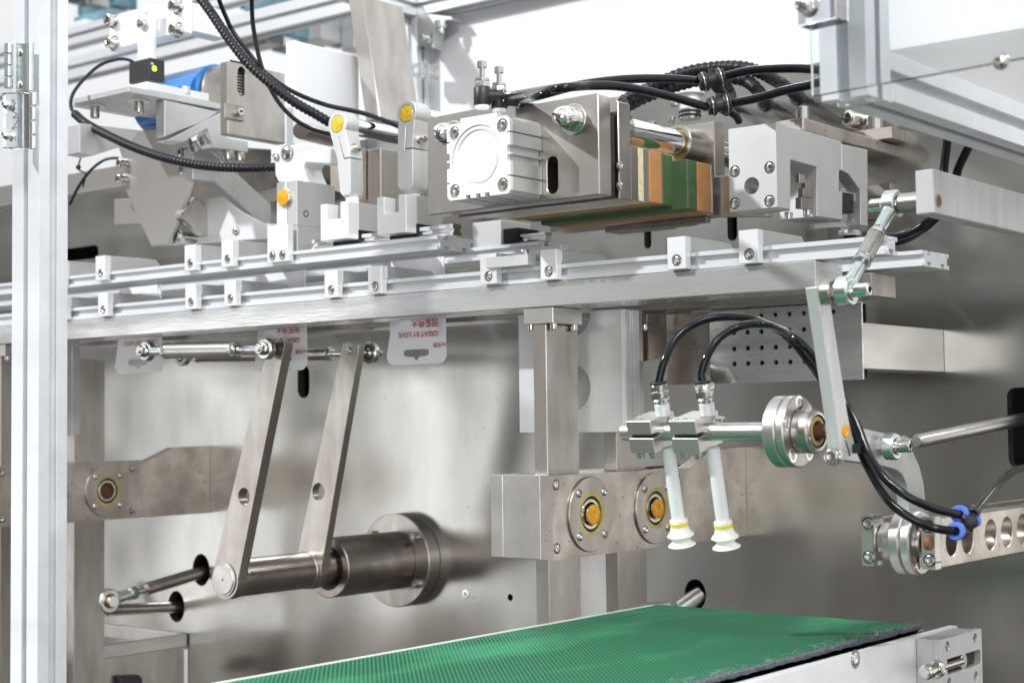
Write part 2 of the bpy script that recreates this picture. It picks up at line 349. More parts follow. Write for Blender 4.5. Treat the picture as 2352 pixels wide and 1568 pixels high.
b = B().box(-1500, 1100, 70, 75, -700, ZT - 12); b.box(-1500, 1100, 12.2, 70, ZT - 16, ZT - 12)
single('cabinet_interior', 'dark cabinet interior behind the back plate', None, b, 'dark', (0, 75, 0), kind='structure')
b = B().box(XA(985, 640, 300), 1500, 640, 646, 60, 1100)
single('white_rear_panel', 'white glossy enclosure panel standing behind the machine', None, b, 'whitepanel', (400, 640, 60), kind='structure')
# ================================================================== aluminium frame
def profile_post(name, label, x0, x1, y0, y1, z0, z1, axis='z', group='aluminium frame profiles', nx=1, ny=1, mt='profile'):
    if axis == 'z': w, h, o, a, c = x1 - x0, y1 - y0, (x0, y0), z0, z1
    if axis == 'y': w, h, o, a, c = x1 - x0, z1 - z0, (x0, z0), y0, y1
    if axis == 'x': w, h, o, a, c = y1 - y0, z1 - z0, (y0, z0), x0, x1
    k = min(w, h); pr = off(tprofile(w, h, nx, ny, k * .24, k * .05, k * .42, k * .28), *o)
    b = B().prism(axis, pr, a, c); b.bevel(k * 0.012)
    return single(name, label, 'frame profile', b, mt, ((x0 + x1) / 2, (y0 + y1) / 2, z0), group)
XL = XA(88, -560)
profile_post('frame_post', 'tall white aluminium T-slot post at the left edge of the photo', XA(26, -560), XL, -560, YA(155, XL), -500, 520)
XR = XA(1992, -600, 100); yb = YA(2048, XR, 150); zb = PX(2052, 238, XR).z; xr0 = XA(1884, -600, 100)
# post of the upper right corner, its cut end shows the T slots
profile_post('frame_post', 'white aluminium post with open T-slot end at upper right', xr0, XR, -600, yb, zb, 520)
ztb = PX(2050, 119, XR).z
profile_post('frame_beam', 'white aluminium beam running back from the upper right post', xr0, XR, yb + 0.5, -14, zb + 1, ztb, 'y')
# far corner of the enclosure
cz = PY(958, 38, 600).z; cx0 = XA(925, 600, 100); cx1 = XA(957, 600, 100); cy1 = 600 + (cx1 - cx0)
profile_post('frame_post', 'white aluminium corner post in the background beside the leaning steel bar', cx0, cx1, 600, cy1, -200, cz)
profile_post('frame_beam', 'white aluminium beam along the top of the rear white panel', cx0 - 30, 1400, 600, cy1, cz + 1, cz + 36, 'x')
profile_post('frame_beam', 'white aluminium beam running forward from the far corner post', cx0, cx1, -500, 599, cz + 1, cz + 36, 'y')
for (u, v0, v1, lb) in ((290, 28, 70, 'white aluminium rail upper of the two behind the motor'), (290, 98, 150, 'white aluminium rail lower of the two behind the motor')):
    a = PY(u, v0, 700); c = PY(u, v1, 700)
    profile_post('frame_beam', lb, -3000, a.x + 1500, 700, 735, c.z, a.z, 'x')
# corner bracket and bolts on the far post
t = T('corner_bracket', 'cast aluminium corner bracket with two bolts under the far top beam', 'bracket', (cx1 + 4, 598, cz - 30))
zf = zc(900, 0, 2.24)
b = B().prism('y', qy(zf([(1715, 120), (1860, 130), (2030, 150), (2030, 180), (1880, 190), (1860, 430), (1720, 410)]), 598), 598, 624).bevel(1); t.part('bracket_body', b, 'alu')
for (u, v, d) in ((1838, 350, NY), (1938, 190, DN)):
    p = PY(*zf([(u, v)])[0], 596); t.nut(p, d, 9, 12, 'zinc'); t.screw(p + Vector(d) * 12, d, 5, 10, 'zinc', name='bolt_end')
t = T('clear_clip', 'small clear plastic panel clip on the far post', 'clip', PY(965, 185, 590))
b = B().prism('y', qy([(957, 148), (998, 150), (998, 183), (957, 180)], 590), 575, 600, [qy([(965, 158), (982, 159), (982, 172), (965, 171)], 590)]); t.part('clip_body', b, 'acrylic')
# leaning steel bar
t = T('leaning_bar', 'tall leaning brown steel bar in front of the far white post', 'steel bar', PY(930, 300, -40))
f1 = zf([(1100, -40), (1228, -40), (1390, 1060), (1265, 1100)]); b = B().prism('y', qy(f1, -40), -40, 30).bevel(0.8); t.part('bar_body', b, 'steel')
t = T('guard_panel', 'acrylic side guard panel standing on the upper right beam, pale glare in its colour', 'guard panel', (XR - 3, -300, ztb))
t.part('panel_sheet', B().box(XR - 14, XR - 10, yb + 1, -15, ztb + .3, ztb + 320), 'guard')
# ------------------------------------------------------------------ clear door panel, upper right
A = PY(1872, 223, -612); Bq = PZ(2352, 136, A.z); d_ = (Bq - A).normalized(); n_ = Vector((-d_.y, d_.x, 0)).normalized()
if n_.y > 0: n_ = -n_
def pan(s, z, n=0): return A + d_ * s + n_ * n + Vector((0, 0, z))
t = T('door_panel', 'clear acrylic door panel in front of the upper right post', 'acrylic panel', A)
b = B()
def obox(b, s0, s1, z0, z1, n0, n1):
    q = [pan(s0, z0, n0), pan(s1, z0, n0), pan(s1, z0, n1), pan(s0, z0, n1)]; q2 = [pan(s0, z1, n0), pan(s1, z1, n0), pan(s1, z1, n1), pan(s0, z1, n1)]
    va = [b.bm.verts.new(p) for p in q]; vb = [b.bm.verts.new(p) for p in q2]
    b.bm.faces.new(va); b.bm.faces.new(vb)
    for i in range(4): b.bm.faces.new((va[i], va[(i + 1) % 4], vb[(i + 1) % 4], vb[i]))
    return b
t.part('panel_sheet', obox(b, 0, 260, 0, 260, 0, 3.2), 'acrylic')
blk = obox(B(), 1, 24, 34, 120, 3.4, 16).bevel(0.5); t.part('hinge_block', blk, 'acrylic')
p = pan(9, 43, 16)
t.washer(p, n_, 6, 1); t.nut(p + n_ * 1, n_, 5.2, 3.2, 'nickel')
t.part('dome_cap', B().loft(p + n_ * 4.2, n_, [(4.4, 0), (4.4, 2), (3.9, 4), (2.4, 6), (0, 6.8)], 20), 'chrome')
p = pan(0, 0); q = [s for s in range(80, 150)]
best = min(q, key=lambda s: abs((lambda w: 1176 + F * ((w - CAM).dot(_right)) / (w - CAM).dot(_fwd))(pan(s, 10)) - 2308))
p = pan(best, 8 + (pan(best, 0).z - A.z), 3.2)
for zz_ in range(0, 60):
    w = pan(best, zz_); vv = 784 + F * ((w - CAM).dot(_down)) / (w - CAM).dot(_fwd)
    if vv < 190: break
p = pan(best, zz_, 3.3); t.washer(p, n_, 4.2, 0.8); t.button(p + n_ * 0.8, n_, 3.5, 2.6, 'nickel')
# ------------------------------------------------------------------ hinge and clear door at the left edge
t = T('door_hinge', 'zinc hinge with clear block and two dome nuts left of the tall post', 'hinge', PY(50, 345, -575))
YH = -575
for (u, w, v0, v1, n) in ((17, 22, 100, 205, 4), (74, 20, 212, 345, 4), (66, 20, 98, 212, 1)):
    z0 = PY(u, v1, YH).z; z1 = PY(u, v0, YH).z; x = XA(u, YH); r = rr(w / 2, PY(u, v0, YH)) * .9
    for k in range(n):
        h = (z1 - z0) / n; b = B().cyl(V3(x, YH, z0 + k * h + .4), V3(x, YH, z0 + (k + 1) * h - .4), r, 18, .5); t.part('hinge_knuckle', b, 'zinc')
b = B().prism('y', qy([(28, 98), (58, 100), (58, 212), (28, 212)], YH), YH + 4, YH + 6); t.part('hinge_leaf', b, 'zinc')
for v in (121, 195): t.button(PY(46, v, YH + 4), NY, 3.6, 1.5, 'nickel')
b = B().prism('y', qy([(5, 212), (54, 212), (54, 340), (5, 340)], YH - 8), YH - 8, YH + 3).bevel(.6); t.part('clear_block', b, 'acrylic')
for v in (243, 313):
    p = PY(30, v, YH - 8.2); t.nut(p, NY, 5, 4, 'nickel'); t.part('dome_cap', B().loft(p + Vector((0, -4, 0)), NY, [(4.2, 0), (4.2, 2), (3.4, 4), (1.8, 6), (0, 6.4)], 18), 'chrome')
pz = PY(34, 275, YH - 8.3)
b = B(); b.tube([PY(u, v, YH - 8.6) for u, v in ((26, 255), (38, 262), (30, 272), (42, 270), (36, 285), (28, 296), (40, 292))], .35, 6); t.part('handwritten_mark', b, 'ink')
# ================================================================== BEAMS AND GUIDE RAILS
XE = 251.5
b = B().box(-1400, XE, -300, -256, 94.3, 115.3).bevel(0.8)
single('support_beam', 'long polished steel beam under the front row of grippers', 'steel beam', b, 'bright', (XE - 800, -278, 94.3), 'long steel beams')
b = B().box(-1400, XE, -208, -164, 93.7, 112).bevel(0.6)
single('support_beam', 'long dull steel beam behind the polished front beam, its end face seen at right', 'steel beam', b, 'steel', (XE - 800, -190, 93.7), 'long steel beams')
def rail(label, y0, z0, h, n, x1, x0=-1400):
    w = h * n * .95; mo = h * .26
    # slot lips as in the photo: a wide groove on the front, slots on top and bottom
    pr = tprofile(w, h, n, 1, h * .36, h * .13, h * .6, h * .3)
    # wider groove on the front side
    b = B().prism('x', [(y0 + p[0], z0 + p[1]) for p in pr], x0, x1)
    return single('guide_rail', label, 'aluminium rail', b, 'profile', (x1 - 400, y0 + w / 2, z0), 'aluminium guide rails'), w
zl0 = PY(1435, 632, -298).z; zl1 = PY(1435, 594, -298).z; hl = zl1 - zl0
def railT(label, y0, z0, h, w, n, x1, x0=-1400):
    """front groove half the height, n slots in the top and bottom"""
    g = h * .25; pts = [(0, 0)]
    for k in range(n):
        c = w * (k + .5) / n; m_ = h * .16; u_ = h * .28; pts += [(c - m_, 0), (c - m_, h * .12), (c - u_, h * .12), (c - u_, h * .3), (c + u_, h * .3), (c + u_, h * .12), (c + m_, h * .12), (c + m_, 0)]
    pts += [(w, 0), (w, g), (w - h * .12, g), (w - h * .12, g - h * .08), (w - h * .3, g - h * .08), (w - h * .3, h - g + h * .08), (w - h * .12, h - g + h * .08), (w - h * .12, h - g), (w, h - g), (w, h)]
    for k in reversed(range(n)):
        c = w * (k + .5) / n; m_ = h * .16; u_ = h * .28; pts += [(c + m_, h), (c + m_, h * .88), (c + u_, h * .88), (c + u_, h * .7), (c - u_, h * .7), (c - u_, h * .88), (c - m_, h * .88), (c - m_, h)]
    pts += [(0, h), (0, h - g), (h * .12, h - g), (h * .12, h - g + h * .08), (h * .3, h - g + h * .08), (h * .3, g - h * .08), (h * .12, g - h * .08), (h * .12, g), (0, g)]
    b = B().prism('x', [(y0 + a, z0 + c) for a, c in pts], x0, x1)
    return single('guide_rail', label, 'aluminium rail', b, 'profile', (x1 - 400, y0 + w / 2, z0), 'aluminium guide rails')
x1 = XA(2033, -298, 590); w1 = YA(2062, x1, 593) + 298
railT('long lower aluminium rail carrying the front grippers on the polished beam', -298, 115.9, hl, w1, 1, x1)
p2 = PZ(2119, 609.8, 115.9); w2 = YA(2180, p2.x, 620) - p2.y; h2 = PX(2119, 574, p2.x).z - 115.9
railT('double-width aluminium rail behind, its T-slot end showing at the far right', p2.y, 115.9, h2, w2, 2, p2.x)
xu = XA(1005, -300, 570); wu = YA(1087, xu, 580) + 300; zu0 = PY(1005, 572.5, -300).z; zu1 = PY(1005, 540.3, -300).z
railT('upper double-width aluminium rail under the two sliding blocks', -300, zu0, zu1 - zu0, wu, 2, xu)
railT('rear upper aluminium rail below the press jaws', -200, zu0, zu1 - zu0, wu, 2, XA(1237, -200, 570))
# ================================================================== GRIPPER CLAMPS
zt = PY(1696, 530, -306).z; zb_ = PY(1747, 602.5, -306).z
def clamp(u, v, label, ztop, zbot, zr0, zr1, group, w=16.8, scr=1):
    x0 = PY(u, v, -306).x; x1_ = x0 + w
    t = T('gripper_clamp', label, 'clamp', (x0 + w / 2, -300, zbot), group)
    zr = zr1 + .3
    cz_ = zbot + (ztop - zbot) * .27; cx_ = x0 + w * .5; r = 3.6
    side = [(-306, zbot), (-306, ztop), (-237, ztop), (-232, ztop - 5), (-236, zr + .4), (-298.4, zr + .4), (-298.4, zbot)]
    # front jaw with the counterbored hole, then the finger that reaches back
    b = B().prism('y', [(x0, zbot), (x1_, zbot), (x1_, ztop), (x0, ztop)], -306, -298.4, [circ((cx_, cz_), r * 1.28, 18)]).bevel(.35); t.part('clamp_body', b, 'alu_l')
    b = B().prism('x', [(-298.3, zr + .4), (-298.3, ztop), (-237, ztop), (-232, ztop - 5), (-236, zr + 1.2)], x0 + .05, x1_ - .05).bevel(.35); t.part('finger', b, 'alu')
    b = B().prism('x', [(-298.35, zr0 + 1), (-298.35, zr), (-293, zr), (-293, zr0 + 1)], x0 + 1, x1_ + .1) if False else None
    t.screw((cx_, -300.5, cz_), NY, r, 4.6)
    return t
zlr0 = 115.9; zlr1 = 115.9 + hl
words = [(130, 671, 'lower gripper clamp partly hidden behind the tall left post'), (225.1, 665.5, 'lower gripper clamp first to the right of the tall post'), (425.2, 646.4, 'lower gripper clamp left one of the pair above the swing arm rod'),
         (514.9, 639.8, 'lower gripper clamp right one of the pair above the front swing arm'), (745, 616.7, 'lower gripper clamp left one of the pair above the rear swing arm'), (845, 609.5, 'lower gripper clamp whose finger covers the bag with small black text'),
         (1240.5, 570, 'lower gripper clamp beside the low clamp with the flat bar'), (1531.9, 542.7, 'lower gripper clamp under the green press pads'), (1696, 530, 'rightmost lower gripper clamp under the silver four-screw block')]
for u, v, lb in words: clamp(u, v, lb, zt, zb_, zlr0, zlr1, 'lower gripper clamps')
zut = PY(423.6, 564, -306).z; zub = PY(451.6, 620, -306).z
for u, v, lb in ((125, 600, 'upper gripper clamp partly behind the tall left post'), (219.2, 584.8, 'upper gripper clamp first to the right of the tall post'), (423.6, 564, 'upper gripper clamp left one of the pair below the diamond plate'), (508.3, 553.4, 'upper gripper clamp beside the tall yellow-dotted block')):
    clamp(u, v, lb, zut, zub, zu0, zu1, 'upper gripper clamps')
# low clamp with flat bar
za = zc(1900, 800, 2.24)
f = za([(45, 487), (190, 477), (192, 742), (55, 757)]); q = qy(f, -306); x0, x1_ = q[0][0], q[1][0]
t = T('bar_clamp', 'low clamp with a flat bar pointing right, on the lower rail', 'clamp', (x0 + 8, -300, q[3][1]))
c_ = PY(*za([(120, 683)])[0], -306)
t.part('clamp_body', B().prism('y', [(x0, q[3][1]), (x1_, q[3][1]), (x1_, q[0][1]), (x0, q[0][1])], -306, -298.5, [circ((c_.x, c_.z), 4.6, 18)]).bevel(.35), 'alu_l')
t.screw((c_.x, -300.5, c_.z), NY, 3.6, 4.6)
t.part('clamp_heel', B().box(x0, x1_, -298.4, -270, zlr1 + .5, q[0][1]).bevel(.3), 'alu')
g = qy(za([(140, 497), (478, 482), (478, 582), (140, 600)]), -307.5)
t.part('flat_bar', B().box(x0 + 9, g[1][0], -309, -297, g[2][1], g[1][1]).bevel(.35), 'alu_mill')
t.screw((PY(*za([(445, 480)])[0], -303).x, -303, g[1][1]), UP, 3.6, 4)
# tall block with yellow dot
zt2 = zc(1050, 700, 2.613)
lo = qy(zt2([(50, 540), (262, 520), (258, 900), (55, 918)]), -306); xa, xb = lo[0][0], lo[1][0]
yup = YA(zt2([(360, 535)])[0][0], xb, 490)
up = qy(zt2([(150, 85), (352, 58), (360, 535), (160, 520)]), yup)
t = T('pivot_block', 'tall aluminium block with one orange paint dot, left of the sliding blocks', 'block', ((xa + xb) / 2, -290, lo[3][1]))
c1 = PY(*zt2([(102, 848)])[0], -306); c2 = PY(*zt2([(205, 838)])[0], -306)
t.part('base_jaw', B().prism('y', [(xa, lo[3][1]), (xb, lo[3][1]), (xb, lo[0][1]), (xa, lo[0][1])], -306, -298.5, [circ((c1.x, c1.z), 4.8, 18), circ((c2.x, c2.z), 4.8, 18)]).bevel(.4), 'alu_l')
for c in (c1, c2): t.screw((c.x, -301, c.z), NY, 3.8, 5)
zmid = lo[0][1]; ztop = up[0][1]; xs = (xa + xb) / 2
pc = PY(*zt2([(237, 240)])[0], yup); rc = rr(20, pc)
slit = .5
t.part('block_body', B().box(xa, xb, yup + .1, yup + 52, zu1 + .4, zmid).box(xs + slit, xb, yup, yup + 52, zmid + .1, ztop).bevel(.4), 'alu')
t.part('clamping_half', B().prism('y', [(xa, zmid + 1), (xs - slit, zmid + 1), (xs - slit, ztop), (xa, ztop)], yup, yup + 52).bevel(.4), 'alu_l')
t.part('pivot_pin', B().cyl(V3(pc.x, yup - 3, pc.z), V3(pc.x, yup + 20, pc.z), rc * 1.02, 28, .4), 'nickel')
t.part('paint_dot', B().loft((pc.x, yup - 3, pc.z), NY, [(rc * .98, 0), (rc * .9, .8), (rc * .6, 1.3), (0, 1.6)], 24), 'amber')
p = PX(*zt2([(455, 405)])[0], xb); t.part('side_hole', B().ring(p + V3(-.2, 0, 0), NX, 3.4, 2.4, .5, 18), 'dark')
# ================================================================== SLIDING BLOCKS ON LINEAR GUIDE
zg = zu1 + .3; ygl = -288
xg1 = XA(1040, ygl, 530)
t = T('linear_guide', 'polished linear guide rail under the two sliding blocks', 'linear guide', (xg1 - 80, ygl + 6, zg))
pr = [(0, 0), (11, 0), (11, 3), (9.4, 4.2), (9.4, 5.6), (11, 7), (11, 10.5), (0, 10.5), (0, 7), (1.6, 5.6), (1.6, 4.2), (0, 3)]
t.part('guide_bar', B().prism('x', [(ygl + a, zg + c) for a, c in pr], XA(716, ygl, 560), xg1), 'chrome')
t.part('guide_end_cap', B().prism('x', [(ygl + a, zg + c) for a, c in pr], xg1 + .05, xg1 + .6), 'steel_dark')
def ublock(zpts, label, zrt):
    f = zt2(zpts); y = -304; q = qy(f, y); x_0, x_1 = q[0][0], q[5][0]; zb0 = q[6][1]
    x_l = [q[1][0], q[4][0]]; zl = (q[2][1] + q[3][1]) / 2; ztp = (q[0][1] + q[5][1]) / 2
    t = T('sliding_block', label, 'sliding block', ((x_0 + x_1) / 2, -280, zb0), 'aluminium sliding blocks')
    D = 50
    pts = [(x_0, zb0), (x_1, zb0), (x_1, ztp), (x_l[1], ztp), (x_l[1], zl), (x_l[0], zl), (x_l[0], ztp), (x_0, ztp)]
    t.part('block_front', B().prism('y', pts, y, y + 14).bevel(.4), 'alu_l')
    pts2 = [(x_0, zb0 + 9), (x_1, zb0 + 9), (x_1, ztp), (x_l[1], ztp), (x_l[1], zl), (x_l[0], zl), (x_l[0], ztp), (x_0, ztp)]
    t.part('block_body', B().prism('y', pts2, y + 14.05, y + D).bevel(.3), 'alu')
    t.part('carriage', B().box(x_0 + 2, x_1 + 1.0, y + 14.3, y + D - 14, zg + 2.0, zb0 + 8.9).bevel(.5), 'black')
    p = V3(x_1 + 1, y + 26, zg + 7.5); t.part('grease_nipple', B().cyl(p, p + V3(4, 0, 0), 1.7, 12, .4), 'nickel')
    return t, x_0, x_1, ztp, y + D / 2
ub1 = ublock([(604, 305), (672, 298), (680, 468), (815, 455), (812, 283), (892, 278), (895, 660), (612, 690)], 'left aluminium sliding block with U cutout beside the tall orange-dotted block', zg)
ub2 = ublock([(1195, 235), (1270, 228), (1275, 402), (1420, 388), (1420, 208), (1498, 203), (1503, 598), (1205, 630)], 'right aluminium sliding block with U cutout next to the press plate', zg)
def lever(label, uc, vc, ul, ue, ur, vb, vslot, mtf='alu_mill'):
    yl = -292; c = PY(uc, vc, yl); r = rr(30, c); xl = XA(ul, yl, vb); xe = XA(ue, yl, vb); zb0 = PY(ue, vb, yl).z; dp = YA(ur, xe, vb) - yl
    t = T('clamp_lever', label, 'lever', (c.x, yl + dp / 2, zb0 - 6), 'levers with yellow painted ends')
    ctop = c.z
    xlt = c.x - r * .9; xrt = c.x + r * .88
    zs = PY(ue, vslot, yl).z
    # head ring, then a tapering shank down to a chamfered foot
    head = [(c.x + r * math.cos(a), c.z + r * 1.0 * math.sin(a)) for a in [math.pi * (-0.22 + 1.44 * i / 22) for i in range(23)]]
    pts = head + [(xl + (xlt - xl) * .25, zs), (xl, zb0 + 4), (xl + 3, zb0), (xe - 1, zb0), (xe, zb0 + 4), (xe - .2, zs)]
    t.part('clamp_ring', B().ring(V3(c.x, yl, c.z), (0, 1, 0), r, r * .70, dp, 40, .5), mtf)
    zj = c.z - r * .86; lz = xl + (xlt - xl) * .25; sx = (lz + xe) / 2
    t.part('lever_body', B().prism('y', [(c.x - r * .86, c.z - r * .5), (xl + (xlt - xl) * .25, zs), (xl, zb0 + 4), (xl + 3, zb0), (xe - 1, zb0), (xe, zb0 + 4), (xe - .2, zs - .5), (sx - .45, zs - .5), (c.x - .45, zj)], yl + .05, yl + dp - .05).bevel(.45), mtf)
    t.part('clamp_half', B().prism('y', [(sx + .45, zs + .5), (xe - .3, zs + .5), (c.x + r * .84, c.z - r * .5), (c.x + .45, zj)], yl + .05, yl + dp - .05).bevel(.35), mtf)
    t.part('foot_taper', B().loft(V3((xl + xe) / 2, yl + dp / 2, zb0 - 4), UP, [((xe - xl) * .36, 0), ((xe - xl) * .56, 4.2)], 24), mtf)
    t.part('shaft', B().cyl(V3(c.x, yl + .3, c.z), V3(c.x, yl + 165, c.z), r * .68, 28, .3), 'chrome')
    t.part('paint_dot', B().loft((c.x, yl + .3, c.z), NY, [(r * .66, 0), (r * .62, .7), (r * .4, 1.1), (0, 1.3)], 26), 'yellow')
    t.part('clamp_slit', B().prism('y', [(sx - .4, zs), (sx + .4, zs), (c.x + .4, zj), (c.x - .4, zj)], yl + 1, yl + dp - 1), 'dark')
    p = V3(xe + (c.x + r * .6 - xe) * .3, yl + dp * .45, zs + (c.z - r - zs) * .45)
    t.washer(p, NX, 5, 1.0); t.screw(p + V3(1, 0, 0), NX, 3.8, 6)
    xm = (xl + xe) / 2 + 1; t.part('foot_pin', B().cyl(V3(xm, yl + dp / 2, zb0 - 9), V3(xm, yl + dp / 2, zb0 + 1), rr(15, c), 20, .3), 'white')
    return t
lever('left clamp lever with yellow painted shaft end above the left sliding block', 775, 285, 780.5, 805, 835, 447, 362)
lever('right clamp lever with yellow painted shaft end beside the air cylinder', 933, 261, 913, 948, 984, 432, 340)
# ================================================================== AIR CYLINDER AND PRESS JAWS
XJ = 79.2
z3 = zc(1700, 100, 1.742); z4 = zc(2500, 300, 1.742)
Y1 = -332.5
t = T('press_plate', 'thick front steel press plate carrying the air cylinder and two dome nuts', 'steel plate', PY(1180, 470, Y1 + 8))
tl = PY(981, 272, Y1); br = PY(1377, 450, Y1); tr = PY(1375, 213, Y1); bl = PY(982, 492, Y1); xpl = PY(1109, 480, Y1).x
x_0, x_1 = tl.x, br.x; zb_p = (br.z + bl.z) / 2
sl = PY(1268.5, 402, Y1); sh = PY(1268.5, 360, Y1).z - PY(1268.5, 446, Y1).z
up_l = PY(1178, 250, Y1)
sw = rr(24, sl) * 1.28
outline = [(x_0, zb_p), (x_1, zb_p), (x_1, tr.z - 4), (x_1 - 1.5, tr.z), (up_l.x + 25, tr.z), (up_l.x + 2, tl.z + 2), (x_0 + 2, tl.z), (x_0, tl.z - 3)]
t.part('plate_body', B().prism('y', outline, Y1, Y1 + 17, [slot((sl.x, sl.z), sw, sh)]).bevel(.7), 'steel')
b = B().box(x_0 + 15, x_1 - 3, Y1 + 17.5, Y1 + 26, zb_p + 1, tr.z - 12); t.part('spacer', b, 'dark')
def dome_nut(t, u, v, rp, y=Y1):
    p = PY(u, v, y); r = rr(rp, p)
    t.washer(p, NY, r * 1.35, 1.6, 'zinc'); t.nut(p + V3(0, -1.6, 0), NY, r * 1.12, r * 1.05, 'nickel')
    q = p + V3(0, -1.6 - r * 1.0, 0)
    t.part('dome_cap', B().loft(q, NY, [(r * .95, 0), (r * .93, r * .45), (r * .80, r * .85), (r * .58, r * 1.15), (r * .3, r * 1.33), (0, r * 1.38)], 24), 'chrome')
dome_nut(t, 1318, 275, 27); dome_nut(t, 1042, 311, 25)
# cylinder body
xc = XA(1246.5, Y1, 458); fr = qy(z3([(150, 690), (597, 1175), (155, 1225), (580, 640)]), -400)
Yc = YA(1173, xc, 440)
f = [PY(u, v, Yc) for u, v in ((1026, 290), (1172, 262), (1173, 443), (1027, 463))]
xl_, xr_ = f[0].x, xc; zb2 = (f[2].z + f[3].z) / 2; zt_ = (f[0].z + f[1].z) / 2; w = xr_ - xl_; h = zt_ - zb2
t = T('air_cylinder', 'square white air cylinder with four corner screws on the front press plate', 'air cylinder', V3((xl_ + xr_) / 2, (Yc + Y1) / 2, zb2))
def sq(x0, x1, z0, z1, c, n=0):
    def e(a, b_, L):
        return []
    P = [(x0 + c, z0), (x1 - c, z0), (x1, z0 + c), (x1, z1 - c), (x1 - c, z1), (x0 + c, z1), (x0, z1 - c), (x0, z0 + c)]
    return P
def grooved(x0, x1, z0, z1):
    w, h = x1 - x0, z1 - z0; d = w * .045; L = []
    L += [(x0 + 3, z0)]
    for a in (.30, .46, .60): L += [(x0 + w * a, z0), (x0 + w * a, z0 + d), (x0 + w * (a + .07), z0 + d), (x0 + w * (a + .07), z0)]
    L += [(x1 - 3, z0), (x1, z0 + 3)]
    for a, e in ((.22, .24), (.42, .50), (.53, .62), (.78, .80)): L += [(x1, z0 + h * a), (x1 - d, z0 + h * a), (x1 - d, z0 + h * e), (x1, z0 + h * e)]
    L += [(x1, z1 - 3), (x1 - 3, z1), (x0 + 3, z1), (x0, z1 - 3)]
    for a, e in ((.78, .76), (.62, .53), (.50, .42), (.24, .22)): L += [(x0, z0 + h * a), (x0 + d, z0 + h * a), (x0 + d, z0 + h * e), (x0, z0 + h * e)]
    L += [(x0, z0 + 3)]
    return L
scr = [(xl_ + w * .12, zt_ - h * .12), (xr_ - w * .12, zt_ - h * .12), (xl_ + w * .12, zb2 + h * .12), (xr_ - w * .12, zb2 + h * .12)]
ctr = (xl_ + w * .49, zb2 + h * .5); rb = w * .415
t.part('cylinder_body', B().prism('y', grooved(xl_, xr_, zb2, zt_), Yc + 3, Y1 - .2).bevel(.35), 'alu')
t.part('end_face', B().prism('y', grooved(xl_, xr_, zb2, zt_), Yc, Yc + 2.95, [circ(ctr, rb, 40)] + [circ(s, w * .085, 16) for s in scr]), 'alu_l')
t.part('piston_cover', B().loft((ctr[0], Yc + 2.9, ctr[1]), NY, [(rb * .99, 0), (rb * .99, 1.9), (rb * .88, 1.9), (rb * .84, .7), (rb * .71, .7), (rb * .69, 1.5), (0, 1.5)], 48), 'alu_l', ang=12)
for s in scr: t.screw((s[0], Yc + 2.9, s[1]), NY, w * .066, 2.4)
pb = PZ(1106, 262, zt_)
t.part('port_boss', B().box(xl_ + w * .2, xr_ - w * .22, Yc + 1, Yc + 26, zt_ + .1, zt_ + 4).bevel(.8), 'alu_l')
# two flow regulators on top
def regulator(u, v, label, y, sc, gdir):
    p = PY(u, v, y); s = sc
    t = T('flow_regulator', label, 'air fitting', p, 'flow regulators on the air cylinder')
    t.part('base_collar', B().cyl(p + V3(0, 0, -3), p, 5.2 * s, 20, .3), 'white')
    t.part('regulator_body', B().loft(p, UP, [(5.8 * s, 0), (6.2 * s, 1), (6.2 * s, 12 * s), (5.6 * s, 13 * s)], 24), 'plastic')
    t.part('side_port', B().cyl(p + V3(0, 0, 7 * s), p + V3(0, 0, 7 * s) + Vector(gdir) * 14 * s, 4.8 * s, 20, .5), 'plastic')
    e = p + V3(0, 0, 7 * s) + Vector(gdir) * 14 * s
    t.part('port_collar', B().cyl(e, e + Vector(gdir) * 1.2, 5.9 * s, 22, .2), 'nickel')
    t.part('release_ring', B().cyl(e + Vector(gdir) * 1.2, e + Vector(gdir) * 2.6, 5.3 * s, 22, .2), 'plastic')
    t.nut(p + V3(0, 0, 13 * s), UP, 5.8 * s, 4 * s, 'nickel')
    t.part('lock_ring', B().cyl(p + V3(0, 0, 17 * s), p + V3(0, 0, 19.4 * s), 5.2 * s, 28, .3), 'nickel')
    t.part('needle_stem', B().cyl(p + V3(0, 0, 19 * s), p + V3(0, 0, 28 * s), 1.9 * s, 14), 'nickel')
    b = B()
    P = [(3.5 * s * (1.0 if i % 2 else .93), 2 * math.pi * i / 32) for i in range(32)]
    b.prism('z', [(p.x + r_ * math.cos(a), p.y + r_ * math.sin(a)) for r_, a in P], p.z + 27 * s, p.z + 31.5 * s); t.part('knurled_knob', b, 'nickel')
    return e + Vector(gdir) * 2.2
g1 = Vector((.55, .83, 0)).normalized()
yreg = Yc + 12
e1 = regulator(1108, 242, 'front flow regulator with tall knurled knob on the air cylinder', yreg, 1.15, g1)
e2 = regulator(1147, 250, 'rear flow regulator with lower knurled knob behind the front one', yreg + 14, 1.1, g1)
